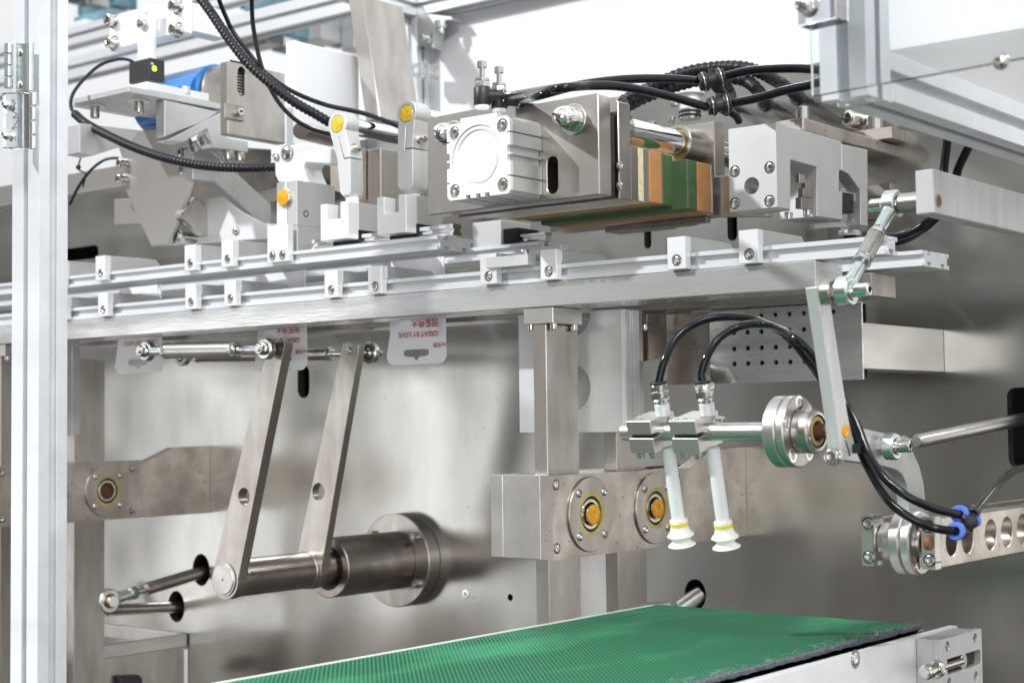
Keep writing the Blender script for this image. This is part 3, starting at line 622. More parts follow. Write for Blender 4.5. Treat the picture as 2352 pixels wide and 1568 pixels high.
# second plate and jaw layers
def bar(t, name, u0, v0, u1, v1, mt, xle, zb_=None, zt_=None, ye=None, bev=.4):
    """u0 front-left edge px and u1 back edge px of the +X end face"""
    a = PX(u0, v0, XJ); c = PX(u1, v1, XJ); return t.part(name, B().box(xle, XJ, a.y, c.y, a.z if zb_ is None else zb_, zt_).bevel(bev), mt)
y2 = YA(1423, XJ, 458); y2b = YA(1451, XJ, 458); z2b = PX(1430, 457, XJ).z
xl2 = PZ(1037, 497, z2b).x
p2t = PX(1423, 222, XJ).z
t = T('moving_plate', 'second steel plate with cut corners right behind the front press plate', 'steel plate', V3(0, y2 + 8, z2b))
t.part('plate_body', B().prism('y', [(x_0 + 8, z2b), (XJ, z2b), (XJ, p2t - 5), (XJ - 3.5, p2t), (x_1 - 62, p2t), (x_0 + 8, z2b + 40)], y2, y2b).bevel(.6), 'steel')
t.part('chamfer_corner', B().prism('x', [(y2 + .2, p2t - 3), (y2 + 4, p2t + .8), (y2b - 4, p2t + .8), (y2b - .2, p2t - 3)], XJ - 14, XJ - 1).bevel(.3), 'steel')
t.screw((x_1 + 1, y2 - 3, PX(1410, 380, x_1).z), NX, 3.5, 3); t.screw((x_1 + 1, y2 - 3, PX(1410, 425, x_1).z), NX, 3.5, 3)
xg = PZ(1179, 519, z2b).x
t = T('front_press_jaw', 'front press jaw of orange and green layers on cream felt', 'press jaw', V3(XJ - 60, -262, z2b))
ztj = PX(1500, 346, XJ).z; zbj = PX(1500, 466, XJ).z
zbj2 = PX(1546, 475, XJ).z; ztg = PX(1534, 353, XJ).z
xg0 = x_0 + 20
edges = [1452, 1469, 1480, 1493, 1521, 1546]
ys = [YA(u, XJ, 400) for u in edges]
for k, (nm, mt) in enumerate((('backing_plate', 'steel'), ('felt_layer', 'foam'), ('spacer_plate', 'steel_light'), ('orange_pad', 'orange'), ('green_pad', 'green'))):
    t.part(nm, B().box(xg0 + (0, 3, 6, 10, 14)[k], XJ - (1.2 if k < 3 else 0), ys[k] + .05, ys[k + 1] - .05, zbj, ztj + (.6, .2, .2, 0, -.6)[k]).bevel(.25 if k < 3 else .9), mt)
XJ2 = XA(1580, -225, 470)
t = T('rear_press_jaw', 'rear press jaw with green pad facing the front jaw and orange layer behind', 'press jaw', V3(XJ2 - 60, -200, z2b))
yr = [-224.9] + [YA(u, XJ2, 420) for u in (1602, 1633, 1637)]
xrr = XJ2; zr_t = PX(1590, 368, xrr).z; zr_b = PX(1590, 482, xrr).z
for k, (nm, mt) in enumerate((('green_pad', 'green'), ('orange_pad', 'orange'), ('backing_plate', 'steel_light'))):
    t.part(nm, B().box(xg0 + 20, xrr, yr[k] + .05, yr[k + 1] - .05, zr_b, zr_t).bevel(.9 if k < 2 else .3), mt)
t.part('carrier_plate', B().box(xg0, xrr - 6, yr[3], yr[3] + 22, zr_b - 1, zr_b + 20).bevel(.4), 'steel_dark')
for k, dx in enumerate((30, 12, -16)):
    t.part('lower_leaf', B().box(xg0 + 60, xrr - 40 + dx, yr[3] + 4 + 8 * k, yr[3] + 12 + 8 * k, zr_b - 6, zr_b - 1.2).bevel(.3), 'steel_dark')
# rear carriage seen below the jaws
t = T('rear_sliding_block', 'pale rear sliding block with black carriage below the press jaws', 'sliding block', PY(1130, 560, -196))
t.part('block_body', B().box(XA(1085, -196, 540), XA(1150, -196, 540), -196, -150, PY(1120, 568, -196).z, PY(1120, 508, -196).z).bevel(.5), 'alu')
t.part('carriage', B().box(XA(1152, -192, 540), XA(1190, -192, 540), -192, -160, PY(1160, 566, -196).z, PY(1160, 524, -196).z).bevel(.4), 'black')
t.part('guide_bar', B().prism('x', [(-190 + a_, zu1 + .3 + c_) for a_, c_ in ((0, 0), (11, 0), (11, 3), (9.4, 4.2), (9.4, 5.6), (11, 7), (11, 9), (0, 9), (0, 7), (1.6, 5.6), (1.6, 4.2), (0, 3))], XA(1150, -190, 555), XA(1252, -190, 560)), 'chrome')
# light steel slide plate right of the jaw
q = z4([(583, 710), (706, 700), (718, 970), (580, 988)]); ysp = -178
t = T('slide_plate', 'pale ground steel plate between the rear press jaw and the four-screw block', 'steel plate', PY(1650, 495, ysp))
t.part('plate_body', B().pY([(1628, 408), (1672, 402), (1760, 490), (1760, 497), (1627, 497)], ysp, 10).bevel(.4), 'steel_light')
# guide shaft and bearing of the moving plate
ps = PY(1456, 318, y2b); ps = PX(1456, 318, XJ - 16)
rS = rr(33, ps); ax = Vector((ps.x, 0, 0))
cs = PX(1552, 328, XJ - 16)
t = T('guide_shaft', 'thick polished guide shaft running from the moving plate into the bearing', 'shaft', cs)
t.part('shaft_body', B().cyl(V3(cs.x, y2b, cs.z), V3(cs.x, -95, cs.z), rr(29, cs), 40, .3), 'chrome')
t.part('shaft_shoulder', B().cyl(V3(cs.x, y2b, cs.z), V3(cs.x, y2b + 9, cs.z), rr(38, cs), 32, .6), 'steel')
yb1 = YA(1553, cs.x, 328)
cb = V3(cs.x, yb1, cs.z); rB = rr(41, cb)
yb2 = YA(1596, cs.x, 338)
t = T('bearing_block', 'brown steel bearing block holding the thick polished guide shaft', 'bearing block', V3(cs.x, yb2 + 30, cs.z - 30))
t.part('bearing_tube', B().ring(cb, (0, 1, 0), rB, rB * .82, yb2 - yb1 + 4, 40, .6), 'steel')
t.part('bronze_bush', B().ring(cb + V3(0, 1.5, 0), (0, 1, 0), rB * .82, rr(29, cb) * 1.02, 10, 36), 'brass')
f = [(1560, 284), (1640, 278), (1640, 420), (1560, 430)]
q = qy(f, yb2); dpt = YA(1664, q[1][0], 300) - yb2
t.part('block_body', B().prism('y', [(q[0][0] - 14, q[3][1] - 8), (q[1][0], q[3][1] - 8), (q[1][0], q[1][1]), (q[0][0] - 14, q[1][1])], yb2, yb2 + dpt).bevel(.8), 'steel')
zs_ = q[1][1]
for (u, v, r_, h_) in ((1497, 292, 4.2, 10), (1542, 280, 3.2, 8)):
    p = PY(u, v, -120); t.part('knurled_screw', B().cyl(p + V3(0, 0, -12), p, 2, 12).cyl(p, p + V3(0, 0, 5), r_, 22, .4), 'nickel')
# round silver post with o-rings under the T fitting
p = PY(1585, 276, yb2 + 20)
t = T('valve_post', 'silver round post with black rings on the bearing block under the hoses', 'air fitting', p)
k = rr(1, p)
for r_, a, c, mt in ((24, 0, 7, 'nickel'), (26, 7, 11, 'rubber'), (24, 11, 16, 'nickel'), (26, 16, 20, 'rubber'), (24, 20, 24, 'nickel'), (24, 24, 58, 'alu_l'), (36, 58, 78, 'alu_l')):
    t.part('post_ring' if r_ != 36 else 'post_head', B().cyl(p + V3(0, 0, a * k), p + V3(0, 0, c * k), r_ * k, 28, .3), mt)
t.screw(p + V3(-24 * k, -6, 40 * k), (-.8, -.5, 0), 3.2, 6)
# ================================================================== SILVER FOUR SCREW BLOCK (slide of the rear jaw)
ysb = -232
f = z4([(720, 375), (1050, 335), (1050, 918), (722, 955)]); q = qy(f, ysb); x_0, x_1 = q[0][0], q[1][0]
z0b = (q[2][1] + q[3][1]) / 2; z1b = (q[0][1] + q[1][1]) / 2
yA_ = YA(z4([(1150, 590)])[0][0], x_1, 340); yBk = YA(1932, x_1, 350); yE = YA(1992, x_1, 350)
t = T('four_screw_block', 'silver aluminium block with four socket screws and a round hole', 'block', V3((x_0 + x_1) / 2, -180, z0b))
hs = [PY(*z4([p])[0], ysb) for p in ((765, 673), (1007, 645), (764, 895), (1007, 878))]
hc = PY(*z4([(882, 772)])[0], ysb); rh = rr(60 / 1.742 / 1.7415, hc)
t.part('face_block', B().prism('y', [(x_0, z0b), (x_1, z0b), (x_1, z1b), (x_0, z1b)], ysb, ysb + 20, [circ((p.x, p.z), 5.0, 18) for p in hs] + [circ((hc.x, hc.z), rh, 24)]).bevel(.5), 'alu')
t.part('hole_bottom', B().cyl((hc.x, ysb + 16, hc.z), (hc.x, ysb + 19.8, hc.z), rh * 1.02, 24), 'steel')
for p in hs: t.screw((p.x, ysb + 5, p.z), NY, 4.1, 4.2)
side = [(1050, 335), (1510, 470), (1510, 665), (1492, 665), (1492, 810), (1515, 815), (1515, 1010), (1338, 985), (1338, 640), (1153, 590), (1153, 950), (1050, 918)]
sd = qx(z4(side), x_1 - .4); sd[0] = (ysb + 20.1, z1b); sd[-1] = (ysb + 20.1, z0b)
zmax = max(p[1] for p in sd); sd = [(a, z1b if i in (0, 1) else c) for i, (a, c) in enumerate(sd)]
t.part('side_block', B().prism('x', sd, x_0 + 8, x_1 - .4).bevel(.5), 'alu')
sd2 = qx(z4([(1510, 480), (1690, 520), (1692, 1055), (1643, 1045), (1640, 800), (1558, 690), (1512, 665)]), x_1 - 1)
t.part('rear_cheek', B().prism('x', sd2, x_0 + 30, x_1 - 1).bevel(.5), 'alu')
t.part('rear_foot', B().prism('x', qx(z4([(1325, 1035), (1643, 1010), (1643, 1048), (1325, 1072)]), x_1 - 14), x_0 + 26, x_1 - 14).bevel(.3), 'alu')
b = B().prism('x', qx(z4([(1500, 812), (1598, 830), (1596, 965), (1510, 950)]), x_1 - 4), x_0 + 12, x_1 - 4).bevel(1.2); t.part('rubber_stop', b, 'rubber')
yk = YA(z4([(1186, 800)])[0][0], x_1 - 6, 400)
for k, (a, c, e, g) in enumerate(((1186, 690, 1225, 760), (1226, 735, 1262, 800), (1205, 790, 1262, 860), (1187, 855, 1262, 940), (1264, 745, 1303, 930))):
    t.part('slide_key', B().prism('x', qx(z4([(a, c), (e, c + 8), (e, g), (a, g - 6)]), x_1 - 8 - k * .6), x_0 + 40, x_1 - 8 - k * .6).bevel(.3), 'steel_dark' if k else 'steel')
for (a, c, r_) in ((1140, 957, 3.4), (1274, 935, 4.2)):
    p = PX(*z4([(a, c)])[0], x_1 - 10); t.screw(p, DN, r_, 6)
p = PX(*z4([(1590, 1012)])[0], x_1 - .8); t.part('small_hole', B().cyl(p, p + V3(-.6, 0, 0), 2.4, 16), 'nickel')
# rubber-footed nut under the block
p = PX(*z4([(1568, 1115)])[0], x_1 - 22)
t = T('leveling_foot', 'hex nut and black foot between the silver block and the lower rail', 'foot', p)
t.nut(p + V3(0, 0, -1), UP, 11, 5, 'alu'); t.part('foot_pad', B().cyl(p + V3(0, 0, -10), p + V3(0, 0, -1), 6, 20, .8), 'rubber')
# mounting bars above the block
def ybar(name, label, u0, u1, x, vt, vb, thick, mt, cat='steel bar', shift=.0):
    yy0 = YA(u0, x, vt); yy1 = YA(u1, x, vt); a = PX(u0, vt, x); c = PX(u0, vb, x)
    return single(name, label, cat, B().box(x - thick, x, yy0, yy1, c.z, a.z).bevel(.8), mt, (x - thick / 2, (yy0 + yy1) / 2, c.z))
xm = x_1 + 18
pm = PY(1844.5, 270, -175); xm = pm.x
yy0 = -175; yy1 = YA(2060, xm, 341)
xml = XA(1747, -175, 275); zc0 = PY(1844.5, 299, -175).z
t = T('mounting_bar', 'long brown steel bar lying on top of the silver four-screw block', 'steel bar', V3(xm - 10, -100, zc0))
t.part('bar_body', B().box(xml, xm, yy0, yy1, zc0, pm.z).bevel(.8), 'spotted')
p = PZ(1848, 268, pm.z); t.part('bolt_stub', B().cyl(V3(xm - 6, yy0 + 10, pm.z), V3(xm - 6, yy0 + 10, pm.z + 11), 5.5, 20, .6), 'nickel')
pp = PX(2047, 292, xm + 12)
t = T('wall_bracket', 'small brown steel bracket on the back plate below the upper right frame beam', 'bracket', V3(pp.x, -20, pp.z - 15))
q = PX(2105, 310, xm + 12)
xk = PY(2047, 290, -28)
t.part('bracket_body', B().box(XA(1895, -28, 300), xk.x, -28, -.3, PY(2047, 318, -28).z, xk.z).bevel(.8), 'spotted')
p = PY(1958, 274, -30); t.screw(p + V3(0, 20, 0), (-.3, -1, .1), 8.5, 20)
t.part('bolt_stub', B().cyl(V3(xk.x - 22, -16, xk.z), V3(xk.x - 22, -16, xk.z + 14), 8, 20, .6), 'nickel')
# stepped plates on the back plate right of the block
t = T('step_plates', 'stack of thin stepped steel plates on the back plate beside the silver block', 'steel plates', PY(2000, 520, -12))
for k, (v0, v1, u1) in enumerate(((420, 448, 2045), (449, 476, 2028), (477, 503, 2024), (504, 530, 2024))):
    a = PY(u1, v0, -10 + k * 1.5); c = PY(1930, v1, -10 + k * 1.5); t.part('step', B().box(c.x, a.x, a.y, -.3, PY(u1, v1, a.y).z, PY(u1, v0, a.y).z).bevel(.4), 'steel')
# ================================================================== HOSES AT THE TOP
def hose(name, label, pts, r, mt='black', group=None, ribs=None, cat='hose', seg=14):
    b = B().tube(pts, r, seg, ribs=ribs)
    return single(name, label, cat, b, mt, pts[len(pts) // 2], group, ang=60 if not ribs else 40)
dT = 1010
t1p = PD(1612, 190, 1120); t2p = PD(1632, 245, 1110)
hose('air_hose', 'upper glossy black air hose from the rear flow regulator to the T fitting', [e2, PD(1230, 222, 1060), PD(1330, 196, 1070), PD(1430, 183, 1090), PD(1530, 181, 1105), PD(1600, 186, 1120)], rr(10, t1p), group='glossy black air hoses')
hose('air_hose', 'lower glossy black air hose from the front flow regulator arching to the T fitting', [e1, PD(1260, 206, 1045), PD(1360, 197, 1050), PD(1440, 201, 1065), PD(1540, 222, 1090), PD(1622, 246, 1108)], rr(10, t2p), group='glossy black air hoses')
def tfit(label, p, q, tail):
    d = (q - p).normalized(); t = T('tee_fitting', label, 'air fitting', (p + q) / 2, 'black T fittings')
    s = rr(1, p); L = (q - p).length
    t.part('fitting_body', B().cyl(p + d * 2, q - d * 2, 17 * s, 22, 1.5), 'plastic')
    for a, sg in ((p, 1), (q, -1)):
        t.part('port_body', B().cyl(a, a + d * sg * L * .3, 23 * s, 24, 1), 'plastic')
        t.part('metal_collar', B().cyl(a + d * sg * L * .05, a + d * sg * L * .11, 23.6 * s, 26, .2), 'nickel')
        t.part('release_ring', B().cyl(a - d * sg * 2, a, 19.5 * s, 24, .4), 'plastic')
    m_ = (p + q) / 2 - d * L * .02
    t.part('centre_web', B().cyl(m_ + V3(0, 0, 26 * s), m_ - V3(0, 0, 16 * s), 8 * s, 16, .5), 'plastic')
    t.part('branch_port', B().cyl(m_, m_ + (tail - m_).normalized() * 34 * s, 14 * s, 20, 1), 'plastic')
    t.part('branch_tube', B().tube([m_ + (tail - m_).normalized() * 30 * s, tail, tail + V3(-1, 6, -10 * s)], 9 * s, 12), 'rubber')
    return t
tfit('upper black T fitting joining the air hoses', t1p, PD(1658, 178, 1120), PD(1668, 222, 1128))
tfit('lower black T fitting joining the air hoses, just below the first', t2p, PD(1672, 238, 1110), PD(1690, 266, 1120))
pr1 = PD(1866, 160, 1085); pr2 = PD(1868, 194, 1085)
hose('air_hose', 'glossy black air hose from the upper T fitting to behind the clear door', [PD(1657, 178, 1120), PD(1720, 163, 1110), PD(1800, 158, 1095), pr1, PD(1960, 172, 1080), PD(2060, 220, 1080), PD(2150, 300, 1090)], rr(10, t1p), group='glossy black air hoses')
hose('air_hose', 'glossy black air hose from the lower T fitting rising behind the clear door', [PD(1672, 239, 1110), PD(1740, 226, 1100), PD(1800, 209, 1092), pr2, PD(1960, 165, 1075), PD(2040, 150, 1070), PD(2120, 170, 1075)], rr(10, t1p), group='glossy black air hoses')
rc_ = rr(15, PD(1600, 170, 1300))
def on0(u, v): return PY(u, v, 2)
hose('corrugated_hose', 'thick black corrugated hose arching down into the wall, right one', [PD(1370, 262, 1330), PD(1425, 236, 1325), PD(1480, 208, 1310), PD(1560, 172, 1300), PD(1640, 156, 1290), PD(1720, 158, 1270), PD(1790, 190, 1290), on0(1832, 222)], rc_, 'rubber', 'corrugated hoses', ribs=5.2, seg=18)
hose('corrugated_hose', 'thick black corrugated hose arching down into the wall, left one', [PD(1375, 276, 1335), PD(1430, 250, 1330), PD(1490, 220, 1315), PD(1580, 190, 1300), PD(1650, 178, 1290), PD(1710, 185, 1275), PD(1742, 210, 1290), on0(1758, 236)], rc_, 'rubber', 'corrugated hoses', ribs=5.2, seg=18)
for (u, v, lb) in ((1758, 238, 'left hose socket in the wall'), (1832, 224, 'right hose socket in the wall'), (1691, 252, 'small hose socket in the wall')):
    p = PY(u, v, 0); single('hose_socket', 'dark round ' + lb, 'socket', B().ring(p + V3(0, -3, 0), (0, 1, 0), rr(18 if u != 1691 else 10, p), rr(12 if u != 1691 else 6, p), 3.2, 24, .5), 'dark', p, 'dark hose sockets in the back plate')
hose('air_hose', 'short black hose bending into the small socket of the wall', [PY(1691, 252, 0), PY(1688, 246, -15), PD(1680, 215, 1200), PD(1670, 195, 1150)], rr(8, PY(1691, 252, 0)), 'rubber', 'glossy black air hoses')
# hoses lower right behind the bar
hose('air_hose', 'black air hose looping behind the turnbuckle, outer one', [PD(2180, 270, 1170), PD(2175, 330, 1180), PD(2168, 400, 1190), PD(2180, 450, 1200), PD(2150, 490, 1210), PD(2100, 530, 1220), PD(2050, 545, 1230), PD(1990, 540, 1240)], rr(10, PD(2100, 500, 1200)), group='glossy black air hoses')
hose('air_hose', 'black air hose looping behind the turnbuckle, inner one', [PD(2240, 280, 1170), PD(2228, 330, 1180), PD(2200, 390, 1190), PD(2190, 450, 1200), PD(2150, 500, 1215), PD(2100, 540, 1230), PD(2050, 558, 1240), PD(1990, 552, 1250)], rr(10, PD(2100, 500, 1200)), group='glossy black air hoses')
# ================================================================== BAGS
def bag(label, uc, wpx, vbot, y, txt, seed, lean=0.0):
    ul, ur = uc - wpx / 2, uc + wpx / 2; a = PY(ul, vbot, y); c = PY(ur, vbot - 3, y); zb0 = (a.z + c.z) / 2; x0, x1_ = a.x, c.x; zt0 = 163
    t = T('plastic_bag', label, 'bag', ((x0 + x1_) / 2, y, zb0), 'white packaging bags')
    w = x1_ - x0; r = w * .12; out = []
    for i in range(7): an = math.pi + math.pi / 2 * i / 6; out.append((x0 + r + r * math.cos(an), zb0 + r + r * math.sin(an)))
    for i in range(7): an = 1.5 * math.pi + math.pi / 2 * i / 6; out.append((x1_ - r + r * math.cos(an), zb0 + r + r * math.sin(an)))
    out += [(x1_ - w * .01, zb0 + 30), (x1_ - w * .03, zt0), (x0 + w * .09, zt0), (x0 + w * .06, zb0 + 30)]
    xc_ = (x0 + x1_) / 2; hw = w * .175; hz = zb0 + w * .145; hh = w * .042
    hole = []
    for i in range(7): an = -math.pi / 2 + math.pi * i / 6; hole.append((xc_ + hw + hh * math.cos(an), hz + hh * math.sin(an)))
    for i in range(7): an = math.pi / 2 + math.pi * i / 6; hole.append((xc_ - hw + hh * math.cos(an), hz + hh * math.sin(an)))
    for i in range(5): an = math.pi + math.pi * i / 4; hole.append((xc_ + w * .045 * math.cos(an), hz - hh - w * .012 + w * .045 * math.sin(an)))
    t.part('bag_film', B().prism('y', out, y, y + .9, [hole]), 'film')
    # puffy welded body of the bag
    b = B(); n, m_ = 14, 16; rnd = random.Random(seed); V = []
    zlo = zb0 + w * .36
    for i in range(n + 1):
        row = []
        for j in range(m_ + 1):
            s, q_ = j / m_, i / n; x = x0 + w * (.10 + .82 * s); z = zlo + (zt0 - zlo) * q_
            bul = 2.2 * (math.sin(math.pi * s) ** .5) * min(1, q_ * 5) + .35 * math.sin(7 * s + 3 * q_ * 4 + seed) + .25 * math.sin(15 * s - 9 * q_)
            row.append(b.bm.verts.new((x, y - .1 - max(0, bul), z)))
        V.append(row)
    for i in range(n):
        for j in range(m_): b.bm.faces.new((V[i][j], V[i][j + 1], V[i + 1][j + 1], V[i + 1][j]))
    t.part('bag_pouch', b, 'film', ang=60)
    if txt:
        L = -1
        yb_ = y - 3.1; XD = V3(-1, 0, 0); ZD = V3(0, 0, -1)
        put_text(t, 'red_lettering', 'GREAT BY LOVE', (x1_ - w * .10, yb_, zb0 + rr(73, a)), XD, ZD, w * .66, 'red')
        put_text(t, 'red_characters', '\u56e0\u7231\u4f1f\u5927', (x1_ - w * .10, yb_, zb0 + rr(99, a)), XD, ZD, w * .44, 'red')
        put_text(t, 'small_red_print', 'N/\u4f1f\u724c', (x1_ - w * .01, y - .25, zb0 + rr(46, a)), XD, ZD, w * .2, 'red')
    put_text(t, 'dark_lettering', 'o not apply the w', (x1_ - w * .06, y - 3.1, 134.5), V3(-1, 0, 0), V3(0, 0, -1), w * .78, 'ink')
    return t
yb0 = -229
bag('white bag with red GREAT BY LOVE print hanging right of the rear swing arm', 957, 137, 838, yb0, True, 1)
bag('white bag hanging behind the tops of the two swing arms', 645, 120, 853, yb0, True, 5)
bag('leftmost white bag hanging behind the left end of the front rod', 318, 108, 858, yb0, True, 9)
# ================================================================== BEARING HOUSINGS AND COLUMNS (right unit; the left one is its copy 799 mm further left)
z5 = zc(1900, 1200, 1.4254)
Yh = -312.0
def housing(dx, lb1, lb2, lb3):
    O = V3(dx, 0, 0)
    p = [PY(*q, Yh) for q in z5([(442, 1000), (450, 1480), (92, 1465), (87, 993), (157, 993), (370, 997)])]
    xr = p[0].x; zt0 = (p[0].z + p[3].z) / 2; zb0 = (p[1].z + p[2].z) / 2; xa, xb, xc = p[3].x, p[4].x, p[5].x
    t = T('bearing_housing', lb1, 'bearing housing', V3(xr - 20, -150, zb0) + O, 'bearing housings on the back plate')
    sd = qx([(1269, 1092), (1512, 1079), (1584, 1074), (1639, 1032), (1697, 1026.6), (1702, 1231), (1272, 1285)], xr)
    sd[0] = (Yh, zt0); sd[-1] = (Yh, zb0); sd[4] = (-.3, sd[4][1]); sd[5] = (-.3, zb0); sd = [sd[0]] + [(sd[1][0], zt0), (sd[2][0], zt0)] + sd[3:]
    cb_ = [PX(*q, xr) for q in z5([(462, 1052), (468, 1415), (1152, 1008)])]; cb_.append(V3(cb_[2].x, cb_[2].y, cb_[1].z))
    brg = [PX(1355, 1180, xr), PX(1503, 1165, xr)]
    for c in brg: c.z = (zt0 + zb0) / 2 + .5
    R1 = rr(86, brg[0]); rbore = R1 * .60
    hl_ = [circ((c.y, c.z), 4.6, 16) for c in cb_] + [circ((c.y, c.z), rbore, 28) for c in brg]
    t.part('side_plate', B().prism('x', [(a, c) for a, c in sd], xr + dx, xc + .1 + dx, hl_).bevel(.5), 'spotted')
    t.part('core_block', B().box(xb + .2 + dx, xc - .1 + dx, Yh, -150, zb0, zt0).bevel(.4), 'steel_light')
    t.part('far_plate', B().box(xa + dx, xb - .1 + dx, Yh, -.5, zb0, zt0).bevel(.4), 'steel_light')
    for c in cb_: t.screw(V3(xr - 3, c.y, c.z) + O, NX, 3.9, 3.4)
    for k, c in enumerate(brg):
        c = c + O; f = t.part('bearing_flange', B().ring(c + V3(.1, 0, 0), NX, R1, rbore * .98, 2.0, 40, .4), 'steel')
        for a in (45, 135, 225, 315): t.button(c + V3(2.1, R1 * .80 * math.cos(R(a)), R1 * .80 * math.sin(R(a))), NX, R1 * .115, 1.8, parent=f)
        t.part('seal_ring', B().ring(c + V3(-1.0, 0, 0), NX, rbore, rbore * .80, 2.9, 36, .4), 'cream')
        t.part('black_seal', B().ring(c + V3(-2.2, 0, 0), NX, rbore * .79, rbore * .66, 2.4, 32, .3), 'rubber')
        t.part('inner_ring', B().ring(c + V3(-1.6, 0, 0), NX, rbore * .68, rbore * .54, 2.8, 32, .3), 'nickel')
        if dx == 0:
            t.part('pivot_stub', B().cyl(c + V3(-6, 0, -.5), c + V3(3.4, 0, -.5), rbore * .46, 28, .5), 'steel_dark')
            q = c + V3(3.4, 0, -.5); t.part('paint_face', B().loft(q, NX, [(rbore * .46, 0), (rbore * .46, 1.2), (rbore * .38, 1.7), (rbore * .16, 1.7), (rbore * .14, .8), (0, .8)], 24), 'amber')
        else: t.part('rusty_bore', B().cyl(c + V3(-8, 0, 0), c + V3(-3.5, 0, 0), rbore * .54, 24), 'rust')
    # columns
    xcl = PY(1228, 1088, -299).x; xcr = PY(1258, 1088, -299).x
    yc1 = YA(1331, xcr, 1088)
    zbm = 94.0
    def column(y0, y1, lb):
        t = T('lift_column', lb, 'steel column', V3((xcl + xcr) / 2, (y0 + y1) / 2, -320) + O, 'flat steel lift columns')
        t.part('column_bar', B().box(xcl + dx, xcr + dx, y0, y1, -420, 80 - .1).bevel(.5), 'steel')
        T1 = [XA(1202, y0, 740), XA(1270, y0, 740)]
        zz1 = PY(1270, 742, y0).z
        t.part('head_plate', B().box(T1[0] + dx, T1[1] + dx, y0, YA(1337, T1[1], 740), zz1, zbm).bevel(.5), 'steel_light')
        ye = YA(1337, T1[1], 740)
        for (a, c) in ((T1[0] + 5, y0 + 4), (T1[1] - 4, y0 + 6), (T1[1] - 4, ye - 6), (T1[0] + 5, ye - 6)): t.screw(V3(a + dx, c, zz1), DN, 3.4, 5.2, 'nickel')
    column(-299, yc1, lb2)
    ya2 = YA(1414, xcr, 900); column(ya2, ya2 + (yc1 + 299), lb3)
    return xr, zt0, zb0
housing(0, 'large steel bearing housing with two orange-painted pivots, centre right', 'flat steel lift column standing in the right bearing housing, front one', 'flat steel lift column behind the white channel plate, rear one of the right housing')
housing(-799, 'steel bearing housing at left whose round bearing has a rusty bore', 'flat steel lift column at the far left edge, mostly behind the tall post', 'flat brown lift column just right of the tall post')
# white channel plate with two large holes
def channel(dx, lb):
    yq = -246; O = V3(dx, 0, 0); tl_ = PY(1190, 700, yq); brr = PY(1432, 992, yq)
    t = T('channel_plate', lb, 'aluminium channel', V3(0, yq, brr.z) + O, 'white channel plates with large round holes')
    hs_ = []
    p = PY(1312, 890, yq); r = rr(54, p); hs_.append(circ((p.x + dx, p.z), r, 36))
    x0, x1_, z0, z1 = tl_.x + dx, brr.x + dx, brr.z, 93
    p = PY(1312, 720, yq); a0 = math.asin((z1 - p.z) / r); notch = [(p.x + dx + r * math.cos(a), p.z + r * math.sin(a)) for a in [a0 - (math.pi + 2 * a0) * i / 24 for i in range(25)]]
    t.part('web', B().prism('y', [(x0, z0), (x1_, z0), (x1_, z1)] + notch + [(x0, z1)], yq, yq + 5, hs_).bevel(.3), 'alu_l')
    yend = YA(1472, brr.x, 990)
    t.part('flange', B().prism('z', [(x1_ - 6, yq + 5.1), (x1_, yq + 5.1), (x1_, yq + 12), (x1_ - 2, yq + 12), (x1_ - 2, yq + (yend - yq) * .62), (x1_, yq + (yend - yq) * .62), (x1_, yend), (x1_ - 6, yend)], z0, z1).bevel(.25), 'alu')
    if dx == 0:
        p = PX(1449, 753, x1_ - 2); q = PX(1446, 815, x1_ - 2)
        put_text(t, 'engraving', 'DLH2008.08-16', p + V3(.12, -1.5, 0), DN, V3(0, 1, 0), (p - q).length, 'etch')
    return t
channel(0, 'white aluminium channel plate with two big round holes behind the front lift column')
channel(-799, 'strip of a white channel plate showing just right of the tall post')
# other small things under the rear beam
t = T('under_bracket', 'dark folded steel bracket below the rear beam, between column and perforated plate', 'bracket', PY(1530, 700, -180))
t.part('bracket_sheet', B().pY([(1475, 716), (1590, 706), (1530, 820), (1475, 830)], -150, 2), 'steel_dark')
t.part('bracket_foot', B().pY([(1474, 722), (1486, 720), (1486, 745), (1474, 746)], -186, 20).bevel(.3), 'steel_dark')
t.screw(PY(1480, 746, -184), DN, 3.4, 5)
# perforated plate
yp = -164
t = T('perforated_plate', 'steel plate with rows of small round holes behind the arched hoses', 'perforated plate', PY(1800, 875, yp))
zp = zc(2500, 1200, 1.493)
hol = []
xs_ = [653, 736, 819, 903, 988, 1073, 1160, 1248]; yv = [14, 96, 184, 288, 377]
P0 = PY(*zp([(653, 377)])[0], yp); P1 = PY(*zp([(1248, 350)])[0], yp); zrow = [PY(*zp([(653, a)])[0], yp).z for a in (20, 103, 196, 291, 381)]
for i in range(8):
    x = P0.x + (P1.x - P0.x) * i / 7
    for z in zrow: hol.append(circ((x, z), rr(5.6, P0) * 1.25, 12))
a = PY(1632, 879, yp); c = PY(1982, 873, yp); zz0 = (a.z + c.z) / 2
dk = PY(1520, 879, yp)
b = B(); cxs = [P0.x + (P1.x - P0.x) * i / 7 for i in range(8)]; rz = sorted(zrow); hr_ = rr(5.0, P0) * 1.15
gx = [a.x] + [(cxs[i] + cxs[i + 1]) / 2 for i in range(7)] + [(cxs[7] * 1.5 - cxs[6] * .5), c.x]; gz = [zz0] + [(rz[i] + rz[i + 1]) / 2 for i in range(4)] + [93]
